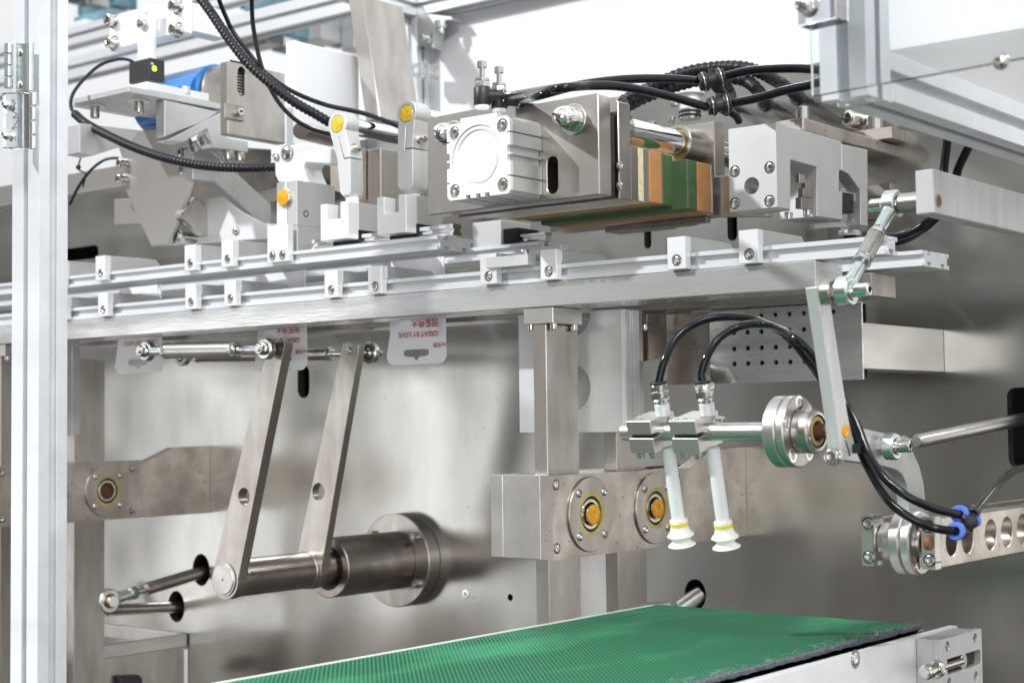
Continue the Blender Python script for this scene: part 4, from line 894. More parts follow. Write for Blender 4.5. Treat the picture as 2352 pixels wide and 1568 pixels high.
for i in range(9):
    for j in range(5):
        X0, X1, Z0, Z1 = gx[i], gx[i + 1], gz[j], gz[j + 1]
        for yy_ in (yp, yp + 2.5):
            if i == 8: b.bm.faces.new([b.bm.verts.new(v) for v in ((X0, yy_, Z0), (X1, yy_, Z0), (X1, yy_, Z1), (X0, yy_, Z1))]); continue
            cc = circ((cxs[i], rz[j]), hr_, 16); cv = [b.bm.verts.new((p[0], yy_, p[1])) for p in cc]
            kv = [b.bm.verts.new(v) for v in ((X1, yy_, Z1), (X0, yy_, Z1), (X0, yy_, Z0), (X1, yy_, Z0))]
            for k in range(4):
                for q_ in range(4): b.bm.faces.new((kv[k], cv[(4 * k + q_) % 16], cv[(4 * k + q_ + 1) % 16]))
                b.bm.faces.new((kv[k], cv[(4 * k + 4) % 16], kv[(k + 1) % 4]))
        if i < 8: b.loft((cxs[i], yp, rz[j]), (0, 1, 0), [(hr_, 0), (hr_, 2.5)], 16); b.bm.faces.ensure_lookup_table(); [b.bm.faces.remove(f_) for f_ in b.bm.faces[-2:]]
b.bm.faces.new([b.bm.verts.new(v) for v in ((c.x, yp, zz0), (c.x, yp + 2.5, zz0), (c.x, yp + 2.5, 93), (c.x, yp, 93))]); b.bm.faces.new([b.bm.verts.new(v) for v in ((a.x, yp, zz0), (a.x, yp + 2.5, zz0), (c.x, yp + 2.5, zz0), (c.x, yp, zz0))])
bmesh.ops.remove_doubles(b.bm, verts=b.bm.verts, dist=.01)
t.part('plate_sheet', b, 'bright')
t.part('shade_backing', B().box(a.x + 3, c.x - 3, yp + 14, yp + 15, zz0 + 2, 92), 'dark')  # dark sheet added so the holes look shaded inside
t.part('folded_side', B().prism('z', [(a.x - .1, yp), (a.x - .1, yp + 2.5), (dk.x, yp + 12), (dk.x, yp + 9.5)], zz0, 93), 'steel_dark')
# bright bar welded to the back plate
xb_ = 220; a = PX(1985, 742, xb_); c = PX(2169, 757, xb_); e = PX(2169, 855, xb_)
single('wall_bar', 'bright steel bar standing out of the back plate right of the perforated plate', 'steel bar', B().box(xb_ - 30, xb_, -162, -.2, e.z, c.z).bevel(.8), 'steel_light', (xb_ - 15, -80, e.z))
# ================================================================== SWING ARMS
z6 = zc(700, 1300, 1.3067)
A0 = PY(932, 1283, 0); XS, ZS = A0.x, A0.z
yf = YA(906, XS, 1285)
def CY(y, dz=0): return V3(XS, y, ZS + dz)
ycap = YA(516, XS, 1330); zcap = PX(516, 1330, XS).z
t = T('swing_arm_shaft', 'stepped brown steel shaft with round bolted flange on the back plate', 'shaft', CY(-100, -60))
RF = rr(107, CY(yf)); y75 = YA(752, XS, 1305); y70 = YA(713, XS, 1310)
t.part('wall_flange', B().cyl(CY(yf), CY(-.3), RF, 64, 1.0), 'steel')
rhub = rr(69, CY(y75))
t.part('hub', B().ring(CY(y75), (0, 1, 0), rhub, rhub * .74, yf - y75, 56, 1.0), 'steel_dark')
t.part('seal_ring', B().ring(CY(y75 + 1.2), (0, 1, 0), rhub * .90, rhub * .78, 3, 48, .4), 'cream')
t.part('inner_seal', B().cyl(CY(y75 + 2), CY(y75 + 6), rhub * .79, 40), 'rubber')
rsh = rr(41, CY(y70))
t.part('inner_shaft', B().cyl(CY(ycap + 3), CY(y75 + 6), rsh, 48), 'steel_dark')
t.part('weld_collar', B().cyl(CY(y70 - 9), CY(y70 + 2), rsh * 1.04, 48, .8), 'steel')
t.part('shaft_cap', B().loft(CY(ycap - 2.6), (0, 1, 0), [(0, 1.6), (1.2, 1.6), (1.6, 0), (rr(33, CY(ycap)), 0), (rr(35, CY(ycap)), 1.0), (rr(35, CY(ycap)), 4)], 40), 'steel_light')
t.part('weld_bead', B().ring(CY(ycap - .5), NY, rr(39, CY(ycap)), rr(34, CY(ycap)), 1.0, 40, .5), 'steel_light')
for a in (40, 140, 215, 325): t.screw(CY(yf) + V3(RF * .80 * math.cos(R(a)), 0, RF * .80 * math.sin(R(a))), NY, rr(10, CY(yf)), 6)
def arm(label, y, bot, top, rb_, thick, hole, mt='steel'):
    """bot/top: pixel edges of the front face"""
    t = T('rocker_lever', label, 'swing arm', V3(XS, y, ZS - rb_), 'swing arms on the shaft')
    tp = [(p.x, p.z) for p in (PY(u, v, y) for u, v in top)]
    out = [(XS + rb_ * math.cos(a), ZS + rb_ * math.sin(a)) for a in [math.pi * (.98 + 1.04 * i / 20) for i in range(21)]]
    out += tp
    h = PY(*hole[0], y); t.part('arm_bar', B().prism('y', out, y, y + thick, [circ((h.x, h.z), rr(hole[1], h), 24)]).bevel(.7), mt)
    return t
rA = rr(46, CY(ycap))
tA = YA(672, XA(652, ycap, 790), 790) - ycap
ta = arm('front swing arm of brown steel with a round hole, its foot capped and welded', ycap, None, [(652, 800), (654, 787), (636, 785), (616, 805), (600, 850)], rA, tA, ((560, 1140), 20))
yr_ = y70 - 4; rA2 = rr(44, CY(yr_))
ta2 = arm('rear swing arm of brown steel, half a step behind the front one', yr_, None, [(822, 812), (824, 791), (806, 786), (789, 786), (776, 834)], rA2, YA(837, XA(822, yr_, 800), 800) - yr_, ((731, 1129), 20))
pt = PY(800, 806, yr_); ta2.part('pivot_end', B().cyl(pt + V3(0, -1.5, 0), pt, rr(9, pt), 20, .3), 'nickel')
def rod_eye(t, c, axis, r, w, shank_dir, mt='zinc', L=None):
    """eye ring with ball, round axis"""
    ax_ = Vector(axis); f = t.part('rod_eye', B().ring(c - ax_ * w / 2, axis, r, r * .66, w, 32, r * .1), mt)
    t.part('eye_race', B().ring(c - ax_ * w * .42, axis, r * .68, r * .56, w * .84, 28, .2), 'brass', parent=f)
    t.part('eye_ball', B().loft(c, axis, [(r * .32, -w * .62), (r * .48, -w * .4), (r * .58, 0), (r * .48, w * .4), (r * .32, w * .62)], 24), 'chrome', parent=f)
    d = Vector(shank_dir).normalized(); L = L or r * 2.0
    t.part('eye_shank', B().loft(c + d * r * .86, d, [(r * .50, 0), (r * .46, L * .4), (r * .46, L * .8), (r * .40, L)], 20), mt, parent=f)
    return f
def turnbuckle(name, label, c0, c1, axis, r, w, body_r, mt_body='steel_light', group=None, mt='zinc', cat='connecting rod', f0=.22, f1=.78):
    d = (c1 - c0).normalized(); L = (c1 - c0).length
    t = T(name, label, cat, (c0 + c1) / 2, group)
    rod_eye(t, c0, axis, r, w, d, mt); rod_eye(t, c1, axis, r, w, -d, mt)
    a, b_ = c0 + d * L * f0, c0 + d * L * f1
    t.part('threaded_stem', B().cyl(c0 + d * r * 2, c1 - d * r * 2, r * .34, 14), 'nickel')
    t.part('rod_body', B().cyl(a, b_, body_r, 32, body_r * .08), mt_body)
    t.nut(a - d * body_r * .8, d, body_r * 1.08, body_r * .75, mt); t.nut(b_ + d * body_r * .05, d, body_r * 1.08, body_r * .75, mt)
    return t
# front turnbuckle
yt = ycap - 10
c1 = PY(612, 801, yt); c0 = PY(338, 806, yt); r_ = rr(25, c1)
t = turnbuckle('turnbuckle_rod', 'silver turnbuckle rod joined to the top of the front swing arm', c0, c1, (0, 1, 0), r_, 8, rr(18.5, (c0 + c1) / 2), 'steel_light', 'turnbuckle rods', f0=.20, f1=.74)
for c in (c0, c1):
    t.washer(c + V3(0, -5.2, 0), NY, r_ * .6, 1); t.nut(c + V3(0, -6, 0), NY, r_ * .56, 5, 'nickel'); t.part('bolt_end', B().cyl(c + V3(0, -13, 0), c + V3(0, 8, 0), r_ * .27, 16, .3), 'nickel')
# rear turnbuckle
yt2 = yr_ + 22
c1 = PY(850, 810, yt2); c0 = PY(420, 818, yt2); r_ = rr(25, c1)
t = turnbuckle('turnbuckle_rod', 'darker turnbuckle rod running behind the bags to the rear swing arm', c0, c1, (0, 1, 0), r_, 8, rr(15.5, c1), 'steel_dark', 'turnbuckle rods', f0=.10, f1=.80)
t.nut(c1 + V3(0, 5, 0), (0, 1, 0), r_ * .6, 5, 'nickel'); t.part('bolt_end', B().cyl(c1 + V3(0, -12, 0), c1 + V3(0, 16, 0), r_ * .27, 16, .3), 'nickel')
# lower left push rods
ph = PY(464, 1308, 0)
c0 = PX(247, 1379, ph.x - 2); c1 = V3(ph.x, 6, ph.z - 2); d = (c1 - c0).normalized(); L = (c1 - c0).length
t = T('push_rod', 'polished push rod with eye end coming out of the upper oval hole at lower left', 'connecting rod', (c0 + c1) / 2, 'push rods at lower left')
rod_eye(t, c0, NX, rr(28, c0), 11, d); k = YA(335, ph.x, 1352)
s0 = c0 + d * ((k - c0.y) / d.y)
t.part('threaded_stem', B().cyl(c0 + d * 20, s0 + d * 2, 4.6, 16), 'nickel'); t.nut(c0 + d * ((s0 - c0).length * .58), d, rr(17, c0), 9, 'zinc')
t.part('rod_body', B().cyl(s0, c1, rr(15, s0), 32, .8), 'steel_dark')
t.part('bolt_end', B().cyl(c0 + V3(-8, 0, 0), c0 + V3(12, 0, 0), rr(13, c0), 18, .4), 'nickel')
ph = PY(405, 1393, 0); q = PX(100, 1406, ph.x - 4)
single('push_rod', 'dull brown push rod coming out of the lower hole at lower left', 'connecting rod', B().cyl(V3(ph.x - 4, q.y, q.z), V3(ph.x, 8, ph.z - 1), rr(14, q), 28, .5), 'steel_dark', (ph.x, -100, ph.z), 'push rods at lower left')
single('diagonal_strip', 'thin dark steel strip slanting beside the left lift column', 'steel strip', B().pY([(158, 1355), (170, 1352), (212, 1430), (196, 1432)], -60, 6), 'steel_dark', PY(190, 1400, -60))
single('shaft_stub', 'round steel shaft end lying in the round hole of the back plate above the belt', 'shaft', B().cyl(PY(1560, 1398, -10), PY(1612, 1362, 8), 9, 24, .5), 'steel_light', PY(1590, 1380, 0))
p = PY(1070, 1363, 0); single('wall_screw', 'small steel grub screw in the back plate right of the round flange', 'screw', B().ring(p + V3(0, -.8, 0), (0, 1, 0), 5, 2.6, 1, 20, .2), 'chrome', p)
# ================================================================== CHUTE at lower left
pw = PY(429, 1453, 0); xk, zk = pw.x, pw.z
zr_ = PX(200, 1530, xk).z; zrim = zk - rr(31, PX(260, 1490, xk))
t = T('chute', 'open dull steel chute with folded rim at the lower left', 'chute', V3(xk - 100, -250, zk - 150))
t.part('rim', B().box(xk - 2, xk + 3, -640, -2, zrim, zk).box(xk - 700, xk - 2.2, -8, -.4, zrim, zk).bevel(.8), 'steel_light')
t.part('side_wall', B().box(xk - 3, xk - .5, -640, -4, zk - 260, zrim).bevel(.3), 'steel')
t.part('chute_floor', B().prism('y', [(xk - 4, zrim - 2), (xk - 4, zrim - 5), (xk - 700, zrim - 70), (xk - 700, zrim - 60)], -640, -9), 'steel_dark')
single('cable_clip', 'black plastic clip on the side of the chute at the bottom edge', 'clip', B().pX([(276, 1551), (320, 1549), (329, 1556), (329, 1580), (276, 1580)], xk + 9, 9).bevel(1.5), 'plastic', PX(300, 1580, xk + 4))
# ================================================================== SUCTION PICKER: arm, shaft, flange, clamps, cups
YP = -450.0
pp = PY(1941.4, 989.6, YP); XAm = pp.x; ZP = pp.z
z7 = lambda pts: [((3196 + a / 1.2544) / 1.7415, (1100 + c / 1.2544) / 1.7415) for a, c in pts]
q = qx([(1879, 657), (1896, 650), (1906, 709.5), (1947, 952), (1962, 990), (1965, 1034.5), (1934, 1062), (1923, 1058), (1922, 961), (1881, 707)], XAm)
q = qx([(1877, 659), (1902, 655), (1947, 950), (1965, 1034), (1934, 1061), (1929, 1052), (1922, 962)], XAm)
tq = XAm - XA(1849, q[0][0], 690)
t = T('picker_lever', 'long milled aluminium arm of the suction picker with orange dot at its foot', 'lever', V3(XAm - 6, YP, ZP - 30))
t.part('arm_bar', B().prism('x', q, XAm, XAm - tq).bevel(.6), 'alu_mill')
t.part('paint_dot', B().loft(pp + V3(0, 0, 0), NX, [(rr(15, pp), 0), (rr(14, pp), 1.2), (rr(8, pp), 1.5), (rr(5, pp), 1.0), (0, .9)], 24), 'amber')
t.part('clamp_slit', B().prism('x', qx([(1941, 1010), (1943, 1010), (1954, 1045), (1951, 1047)], XAm + .1), XAm - 3, XAm + .12), 'dark')
p = PX(1925, 1040, XAm); p.x -= tq * .5; p = PY(1917, 1048, p.y - 4); t.washer(p, NY, 5.6, 1.2, 'zinc'); t.screw(p + V3(0, -1.2, 0), NY, 4.6, 5)
# rod along X
t = T('picker_shaft', 'steel picker shaft with two round flange discs and bearing, left of the milled arm', 'shaft', V3(XA(1800, YP, 990), YP, ZP - 20))
def xr(u): return XA(u, YP, 990)
def PXc(u, dz=0): return V3(xr(u), YP, ZP + dz)
kx = lambda u: rr(1, PXc(u))
t.part('rod', B().cyl(PXc(1432), PXc(1800), rr(20.5, PXc(1600)), 36, .8), 'steel_light')
t.part('flange_disc', B().cyl(PXc(1789), PXc(1818), 82 * kx(1800), 64, .8), 'steel_light')
t.part('flange_disc', B().cyl(V3(xr(1818) + .3, YP, ZP), PXc(1838), 82 * kx(1800), 64, .8), 'steel_light')
r_ = 82 * kx(1830) * .80
for a in (20, 92, 164, 236, 308): t.part('screw_hole', B().ring(PXc(1838) + V3(-.3, r_ * math.cos(R(a)), r_ * math.sin(R(a))), NX, 4.6, 3.0, .6, 18, .1), 'chrome'); 
t.part('hub', B().ring(PXc(1838), NX, 51 * kx(1850), 36 * kx(1850), xr(1876) - xr(1838), 48, 1.0), 'steel')
e = PXc(1876)
t.part('bearing_ring', B().ring(e + V3(-1, 0, 0), NX, 46 * kx(1870), 39 * kx(1870), 2.4, 40, .4), 'nickel')
t.part('black_seal', B().ring(e + V3(-2.5, 0, 0), NX, 40 * kx(1870), 34 * kx(1870), 3.0, 36, .3), 'rubber')
t.part('yellow_seal', B().ring(e + V3(-2.0, 0, 0), NX, 34 * kx(1870), 25 * kx(1870), 3.0, 36, .3), 'cream')
t.part('inner_pin', B().cyl(e + V3(-4, 0, 0), V3(XAm - tq, YP, ZP), 17 * kx(1870), 24), 'rust')
# clamps, tilted about the rod
TA = R(13)
def loc(dx0, yy, zz): return V3(dx0, YP + yy * math.cos(TA) - zz * math.sin(TA) * 1.0, ZP + yy * math.sin(TA) + zz * math.cos(TA))
ydir = V3(0, math.cos(TA), math.sin(TA)); zdir = V3(0, -math.sin(TA), math.cos(TA))
def tbox(b, x0, x1, y0, y1, z0, z1):
    va = [b.bm.verts.new(loc(x, y, z0)) for x, y in ((x0, y0), (x1, y0), (x1, y1), (x0, y1))]; vb = [b.bm.verts.new(loc(x, y, z1)) for x, y in ((x0, y0), (x1, y0), (x1, y1), (x0, y1))]
    b.bm.faces.new(va); b.bm.faces.new(vb)
    for i in range(4): b.bm.faces.new((va[i], va[(i + 1) % 4], vb[(i + 1) % 4], vb[i]))
    return b
def picker(u0, u1, label, group='suction cup units on the picker shaft', cupu=0):
    yf_ = YP - 13; x0 = XA(u0, yf_, 990); x1_ = XA(u1, yf_, 990); w = x1_ - x0
    t = T('suction_cup_unit', label, 'suction cup', V3((x0 + x1_) / 2, YP, ZP - 85), group)
    t.part('upper_clamp', tbox(B(), x0, x1_, -13, 17, 1.3, 10.6).bevel(.4), 'steel_light')
    t.part('lower_clamp', tbox(B(), x0 + .6, x1_ + .6, -13, 17, -11.5, -1.3).bevel(.4), 'steel_light')
    t.part('clamp_gap', tbox(B(), x0 + 1.5, x1_ - 1.5, -10, 14, -1.3, 1.3), 'dark')
    for dx in (w * .25, w * .78): t.screw(loc(x0 + dx, -8, -11.5), -zdir, 2.9, 4.5)
    for dx in (w * .2, w * .5): t.part('screw_tip', B().cyl(loc(x0 + dx, -8, 10.4), loc(x0 + dx, -8, 10.9), 1.6, 12), 'nickel')
    t.washer(loc(x1_, 12, 4), NX, 4.2, 1); t.screw(loc(x1_ + 1, 12, 4), NX, 3.4, 6)
    xc_ = x1_ - w * .02 + 1; yo = 3
    def L(z): return loc(xc_, yo, z)
    x_off = xc_
    t.part('connector_base', B().cyl(L(10.6), L(19), 5.2, 24, .4), 'alu_l')
    t.part('thread', B().cyl(L(19), L(22), 4.4, 20), 'nickel')
    t.nut(L(22), zdir, 7.0, 6, 'nickel'); t.nut(L(28), zdir, 6.6, 4.5, 'nickel')
    t.part('release_ring', B().cyl(L(32.3), L(34.6), 6.0, 28, .5), 'plastic')
    t.part('suction_tube', B().cyl(L(-11.5), L(-62), 4.6, 28, .2), 'tube_alu')
    c = L(-62)
    dn = -zdir
    t.part('cup_collar', B().loft(c, dn, [(0, 0), (6.0, 0), (6.2, .6), (6.2, 2.0)], 32), 'silicone')
    t.part('yellow_band', B().cyl(c + dn * 2.0, c + dn * 4.4, 6.4, 32, .2), 'cupband')
    t.part('bellows', B().loft(c + dn * 4.4, dn, [(6.1, 0), (6.2, 1.2), (7.0, 4), (9.2, 6.3), (9.4, 7.0), (8.8, 7.6), (5.8, 9.8), (5.8, 10.4), (7.5, 12), (9.4, 13.3), (9.6, 13.8), (9.2, 13.8), (6.5, 12.6), (5, 11.4), (0, 10.4)], 40), 'silicone', ang=50)
    return L(34)
h1 = picker(1441, 1497, 'left suction cup unit on the picker shaft with white bellows cup')
h2 = picker(1539, 1600, 'right suction cup unit on the picker shaft, nearer to the round flange discs')
# hoses of the cups
hr = rr(9.3, h1)
f1 = PX(2203, 1181, 407); f2 = PX(2194, 1219, 407)
def PM(u, v, k): return PD(u, v, k)
d1, d2, da = dep(h1), dep(h2), dep(pp); df = dep(f1)
hose('air_hose', 'black air hose arching from the left suction cup to the blue-ring fitting', [h1, PM(1514, 872, d1), PM(1526, 828, d1), PM(1556, 772, d1 + 5), PM(1610, 737, d1 + 10), PM(1672, 727, d1 + 14), PM(1740, 735, d1 + 18), PM(1810, 775, da + 35), PM(1862, 835, da + 38), PM(1915, 910, da + 36), PM(1958, 975, da + 28), PM(1985, 1055, da + 15), PM(2040, 1148, (da + df) / 2), PM(2100, 1194, df), PM(2150, 1213, df), f2], hr, group='black suction hoses')
hose('air_hose', 'black air hose arching from the right suction cup to the blue-ring fitting', [h2, PM(1610, 862, d2), PM(1622, 822, d2), PM(1650, 778, d2 + 4), PM(1700, 749, d2 + 8), PM(1760, 745, d2 + 12), PM(1825, 775, da + 22), PM(1880, 835, da + 22), PM(1925, 900, da + 22), PM(1962, 960, da + 14), PM(1992, 1035, da + 4), PM(2030, 1095, (da + df) / 2), PM(2082, 1138, df), PM(2140, 1165, df), f1], hr, group='black suction hoses')
tp = PM(1972, 1029, da + 14)
single('cable_tie', 'small black cable tie around the two suction hoses by the arm foot', 'cable tie', B().ring(tp + V3(0, 0, -2), (-.25, .2, 1), hr * 1.8, hr * 1.5, 3.2, 20, .4).box(tp.x + 1, tp.x + 6, tp.y - 10, tp.y - 5, tp.z - 3, tp.z + 3), 'plastic', tp)
# blue fitting
t = T('blue_ring_fitting', 'black Y fitting with blue release rings joining the two suction hoses', 'air fitting', f1)
s = rr(1, f1)
for c in (f1, f2):
    d = V3(-.12, .99, 0).normalized()
    t.part('blue_ring', B().ring(c, d, 21 * s, 11 * s, 3.4, 32, .5), 'bluering')
    t.part('port_body', B().cyl(c + d * 3.2, c + d * 14, 22 * s, 28, 1.2), 'plastic')
m_ = (f1 + f2) / 2
t.part('bridge', B().cyl(f1 + V3(0, 12, 0), f2 + V3(0, 12, 0), 6, 20, 1), 'plastic')
e3 = PX(2234, 1192, 412); t.part('side_ring', B().ring(e3, V3(.5, .8, .2), 19 * s, 9 * s, 3, 28, .5), 'bluering')
t.part('rear_port', B().cyl(e3 - V3(4, 8, 2), e3, 21 * s, 26, 1), 'plastic')
tb = [PD(2236, 1180, df), PD(2262, 1148, df + 15), PD(2295, 1110, df + 40), PD(2325, 1083, df + 80), PD(2352, 1073, df + 120), PD(2400, 1070, df + 160)]
hose('air_hose', 'grey-black supply hose rising from the blue-ring fitting to the slot at the right edge', tb, rr(10, tb[0]), 'black', 'black suction hoses')
single('cable_tie', 'black cable tie with cut end on the supply hose above the blue-ring fitting', 'cable tie', B().ring(tb[0], (tb[1] - tb[0]), rr(13, tb[0]), rr(9, tb[0]), 3, 18, .3).box(tb[0].x, tb[0].x + 6, tb[0].y - 8, tb[0].y - 6.4, tb[0].z - 1, tb[0].z + .4), 'plastic', tb[0])
# turnbuckle between arm and upper bar
p = PX(1891, 672, XAm); YL, ZL = p.y, p.z
def XL_(u): return XA(u, YL, 672)
Xe = XL_(1943)
E1 = V3(Xe, YL, ZL); E2 = PX(2050, 470, Xe)
r_ = rr(35, E1)
t = turnbuckle('turnbuckle_rod', 'zinc and steel turnbuckle rod from the picker arm up to the thick bar', E1, E2, NX, r_, 9, rr(20, (E1 + E2) / 2), 'steel', 'turnbuckle rods', f0=.36, f1=.62)
t.part('lower_spacer', B().cyl(V3(XAm + .2, YL, ZL), V3(XL_(1917), YL, ZL), rr(29, E1), 32, .8), 'steel')
t.nut(V3(XL_(1917), YL, ZL), NX, rr(19, E1), XL_(1928) - XL_(1917), 'nickel')
t.washer(V3(Xe + 4.6, YL, ZL), NX, rr(23, E1), 1.4, 'zinc')
t.screw(V3(Xe + 6, YL, ZL), NX, rr(16.5, E1), 10, 'chrome')
t.part('bolt_neck', B().cyl(V3(XAm, YL, ZL), V3(Xe + 6, YL, ZL), rr(8, E1), 16), 'nickel')
YU, ZU = E2.y, E2.z
xs0 = Xe + 5; YF = YU - 13; xb0 = XA(2103, YF, 460); xb1 = XA(2145, YF, 460)
t.part('upper_spacer', B().cyl(V3(xs0, YU, ZU), V3(max(xb0, xs0 + 6), YU, ZU), rr(23, E2), 28, .8), 'steel')
t.washer(V3(Xe - 4.6, YU, ZU), (-1, 0, 0), rr(24, E2), 1.4, 'zinc')
t.part('bolt_head', B().cyl(V3(Xe - 15, YU, ZU), V3(Xe - 6, YU, ZU), rr(17, E2), 28, .6), 'chrome')
ta_ = PX(2145, 388, xb1); tb_ = PX(2145, 489, xb1)
t = T('thick_bar', 'thick pale aluminium bar running back to the wall at the right edge', 'aluminium bar', V3(xb1, -200, tb_.z))
hq = PX(2155.6, 461.5, xb1)
bar_ = B().box(xb0, xb1, YF, -.4, tb_.z, ta_.z).bevel(.6)
t.part('bar_body', bar_, 'alu_mill')
t.part('cross_hole', B().ring(hq + V3(-.2, 0, 0), NX, 4.6, 3.2, .5, 20, .1), 'steel_dark'); t.part('hole_inside', B().cyl(hq, hq + V3(.15, 0, 0), 3.3, 20), 'rust')
# ------------------------------------------------------------------ bent lever with ball-joint rod
XPl = 282
t = T('bent_lever', 'grey bent lever plate behind the black hoses, with hooked lower end', 'lever', PX(2090, 1200, XPl))
ln = [(1930, 968), (1966, 979), (2037, 996), (2080, 1006), (2096, 1034), (2112, 1070), (2122, 1110), (2126, 1150), (2122, 1210), (2105, 1270), (2078, 1262), (2086, 1200), (2088, 1150), (2083, 1112), (2072, 1088), (2058, 1078), (2018, 1067), (1980, 1062), (1930, 1055)]
t.part('lever_plate', B().prism('x', qx(ln, XPl), XPl, XPl - 10).bevel(.5), 'alu')
c0 = PX(2048, 1025, XPl + 9); c1 = PX(2352, 962, XPl + 9); c1 = c1 + (c1 - c0) * .3; d = (c1 - c0).normalized()
t = T('ball_joint_rod', 'long steel rod with eye end going into the slot at the right edge', 'connecting rod', c0)
rod_eye(t, c0, NX, rr(31, c0), 9, d, 'zinc'); sb = c0 + d * rr(70, c0) * 1.6
t.nut(PX(2022, 1025, XPl) , NX, rr(22, c0), 5, 'nickel'); t.washer(c0 + V3(5, 0, 0), NX, rr(19, c0), 1.2); t.screw(c0 + V3(6, 0, 0), NX, rr(14, c0), 9, 'nickel')
t.nut(c0 + d * rr(62, c0), d, rr(20, c0), 5, 'zinc')
k = YA(2104, XPl + 9, 1012); s0 = c0 + d * ((k - c0.y) / d.y)
t.part('rod_body', B().loft(s0, d, [(rr(12, c0), 0), (rr(17, c0), 4), (rr(17, c0), (c1 - s0).length)], 32), 'steel_light')
# ------------------------------------------------------------------ lower right clamp assembly
z8 = zc(3400, 1900, 3.1365)
XH = 392
fp = PX(2146, 1190, XH); YH2 = fp.y
zt_ = PX(2161, 1189, XH).z; zb_h = PX(2161, 1304, XH).z
t = T('drilled_bar', 'steel bar with a row of large drilled holes at the right edge', 'steel bar', V3(XH - 8, YH2 + 50, zb_h))
hc_ = []
for (u, v) in ((2187, 1246.6), (2223, 1238.5), (2276, 1228), (2313, 1223), (2349, 1218)):
    p = PX(u, v, XH); hc_.append(circ((p.y, (zt_ + zb_h) / 2), rr(34, p), 28))
yk = YA(2161, XH, 1240)
t.part('bar_body', B().prism('x', [(yk, zb_h), (-1, zb_h), (-1, zt_), (yk, zt_)], XH, XH - 15, hc_).bevel(.6), 'spotted')
x0_ = XA(2116, YH2, 1240)
cs_ = [PY(*z8([c])[0], YH2) for c in ((975, 640), (998, 1068))]
t.part('clamp_head', B().prism('y', [(x0_, zb_h - .5), (XH, zb_h - .5), (XH, zt_ + 1), (x0_, zt_ + 1)], YH2, yk - .2, [circ((c.x, c.z), 4.2, 18) for c in cs_]).bevel(.5), 'steel_light')
for c in cs_: t.screw((c.x, YH2 + 3.4, c.z), NY, 3.3, 3.6)
p = PX(2134, 1246, XH); t.part('dowel_pin', B().cyl(p + V3(-2, 0, 0), p + V3(1.6, 0, 0), 4.6, 22, .4), 'rust')
XLb = XA(2005.5, YH2, 1240)
za_, zb2_ = PY(1980, 1182, YH2).z, PY(1980, 1298, YH2).z; xl0 = XA(1979, YH2, 1240)
t = T('drilled_bar', 'second steel bar left of the round flange discs with a two-screw front clamp', 'steel bar', V3(XLb - 8, YH2 + 50, zb2_))
cs_ = [PY(*z8([c])[0], YH2) for c in ((224, 605), (238, 1028))]
t.part('clamp_head', B().prism('y', [(xl0, zb2_), (XLb, zb2_), (XLb, za_), (xl0, za_)], YH2, YH2 + 14, [circ((c.x, c.z), 4.2, 18) for c in cs_]).bevel(.5), 'steel_light')
for c in cs_: t.screw((c.x, YH2 + 3.4, c.z), NY, 3.3, 3.6)
t.part('bar_body', B().box(xl0 + 2, XLb - 1, YH2 + 14.3, -1, zb2_ + 2, za_ - 2).bevel(.5), 'spotted')
YD = YH2 + 16; pc_ = PY(2060, 1243, YD); ZD_ = pc_.z
def xd(u): return XA(u, YD, 1243)
t = T('flange_discs', 'pair of round steel flange discs with hub between the two clamp heads', 'flange', V3(pc_.x, YD, ZD_ - 25))
kk = rr(1, pc_)
t.part('hub', B().cyl(V3(XLb + .3, YD, ZD_), V3(xd(2062), YD, ZD_), 44 * kk, 48, .6), 'steel_light')
t.part('flange_disc', B().cyl(V3(xd(2068), YD, ZD_), V3(xd(2094), YD, ZD_), 73 * kk, 60, 1), 'steel_light')
t.part('flange_disc', B().cyl(V3(xd(2094) + .3, YD, ZD_), V3(xd(2118), YD, ZD_), 73 * kk, 60, 1), 'steel_light')
for a in (118, 245, 60, 300): t.screw(V3(xd(2118) - 1, YD + 58 * kk * math.cos(R(a)), ZD_ + 58 * kk * math.sin(R(a))), NX, 3.4, 1.6)
t.part('bearing_ring', B().ring(V3(xd(2118), YD, ZD_), NX, 40 * kk, 34 * kk, 2.5, 36, .3), 'nickel')
t.part('inner_pin', B().cyl(V3(xd(2116), YD, ZD_), V3(x0_ + 2, YD, ZD_), 20 * kk, 24), 'steel_dark')
# ================================================================== CONVEYOR
ZB = -150.0
pa, pb2 = PZ(1500, 1385, ZB), PZ(2130, 1432, ZB); xbl, xbr, ybe = pa.x, pb2.x, (pa.y + pb2.y) / 2
pl = PZ(540, 1568, ZB); pr_ = PZ(1560, 1568, ZB)
def bl_at(y): return xbl + (pl.x - xbl) * (y - pa.y) / (pl.y - pa.y)
def br_at(y): return xbr + (pr_.x - xbr) * (y - pb2.y) / (pr_.y - pb2.y)
xbr2 = (xbr + pr_.x) / 2; xbl2 = (xbl + pl.x) / 2
YN = -1150
t = T('conveyor', 'small belt conveyor with green ribbed belt and aluminium side frame', 'conveyor', V3(200, -500, -260))
b = B(); 
prof = [(YN, ZB), (ybe - 6, ZB)] + [(ybe - 6 + 14 * math.sin(R(a)), ZB - 14 + 14 * math.cos(R(a))) for a in range(15, 181, 15)] + [(YN, ZB - 28), (YN, ZB - 25.6), (ybe - 6, ZB - 25.6)] + [(ybe - 6 + 11.6 * math.sin(R(a)), ZB - 14 + 11.6 * math.cos(R(a))) for a in range(165, 0, -15)] + [(ybe - 6, ZB - 2.4), (YN, ZB - 2.4)]
b.prism('x', prof, xbl2 + 1.5, xbr2)
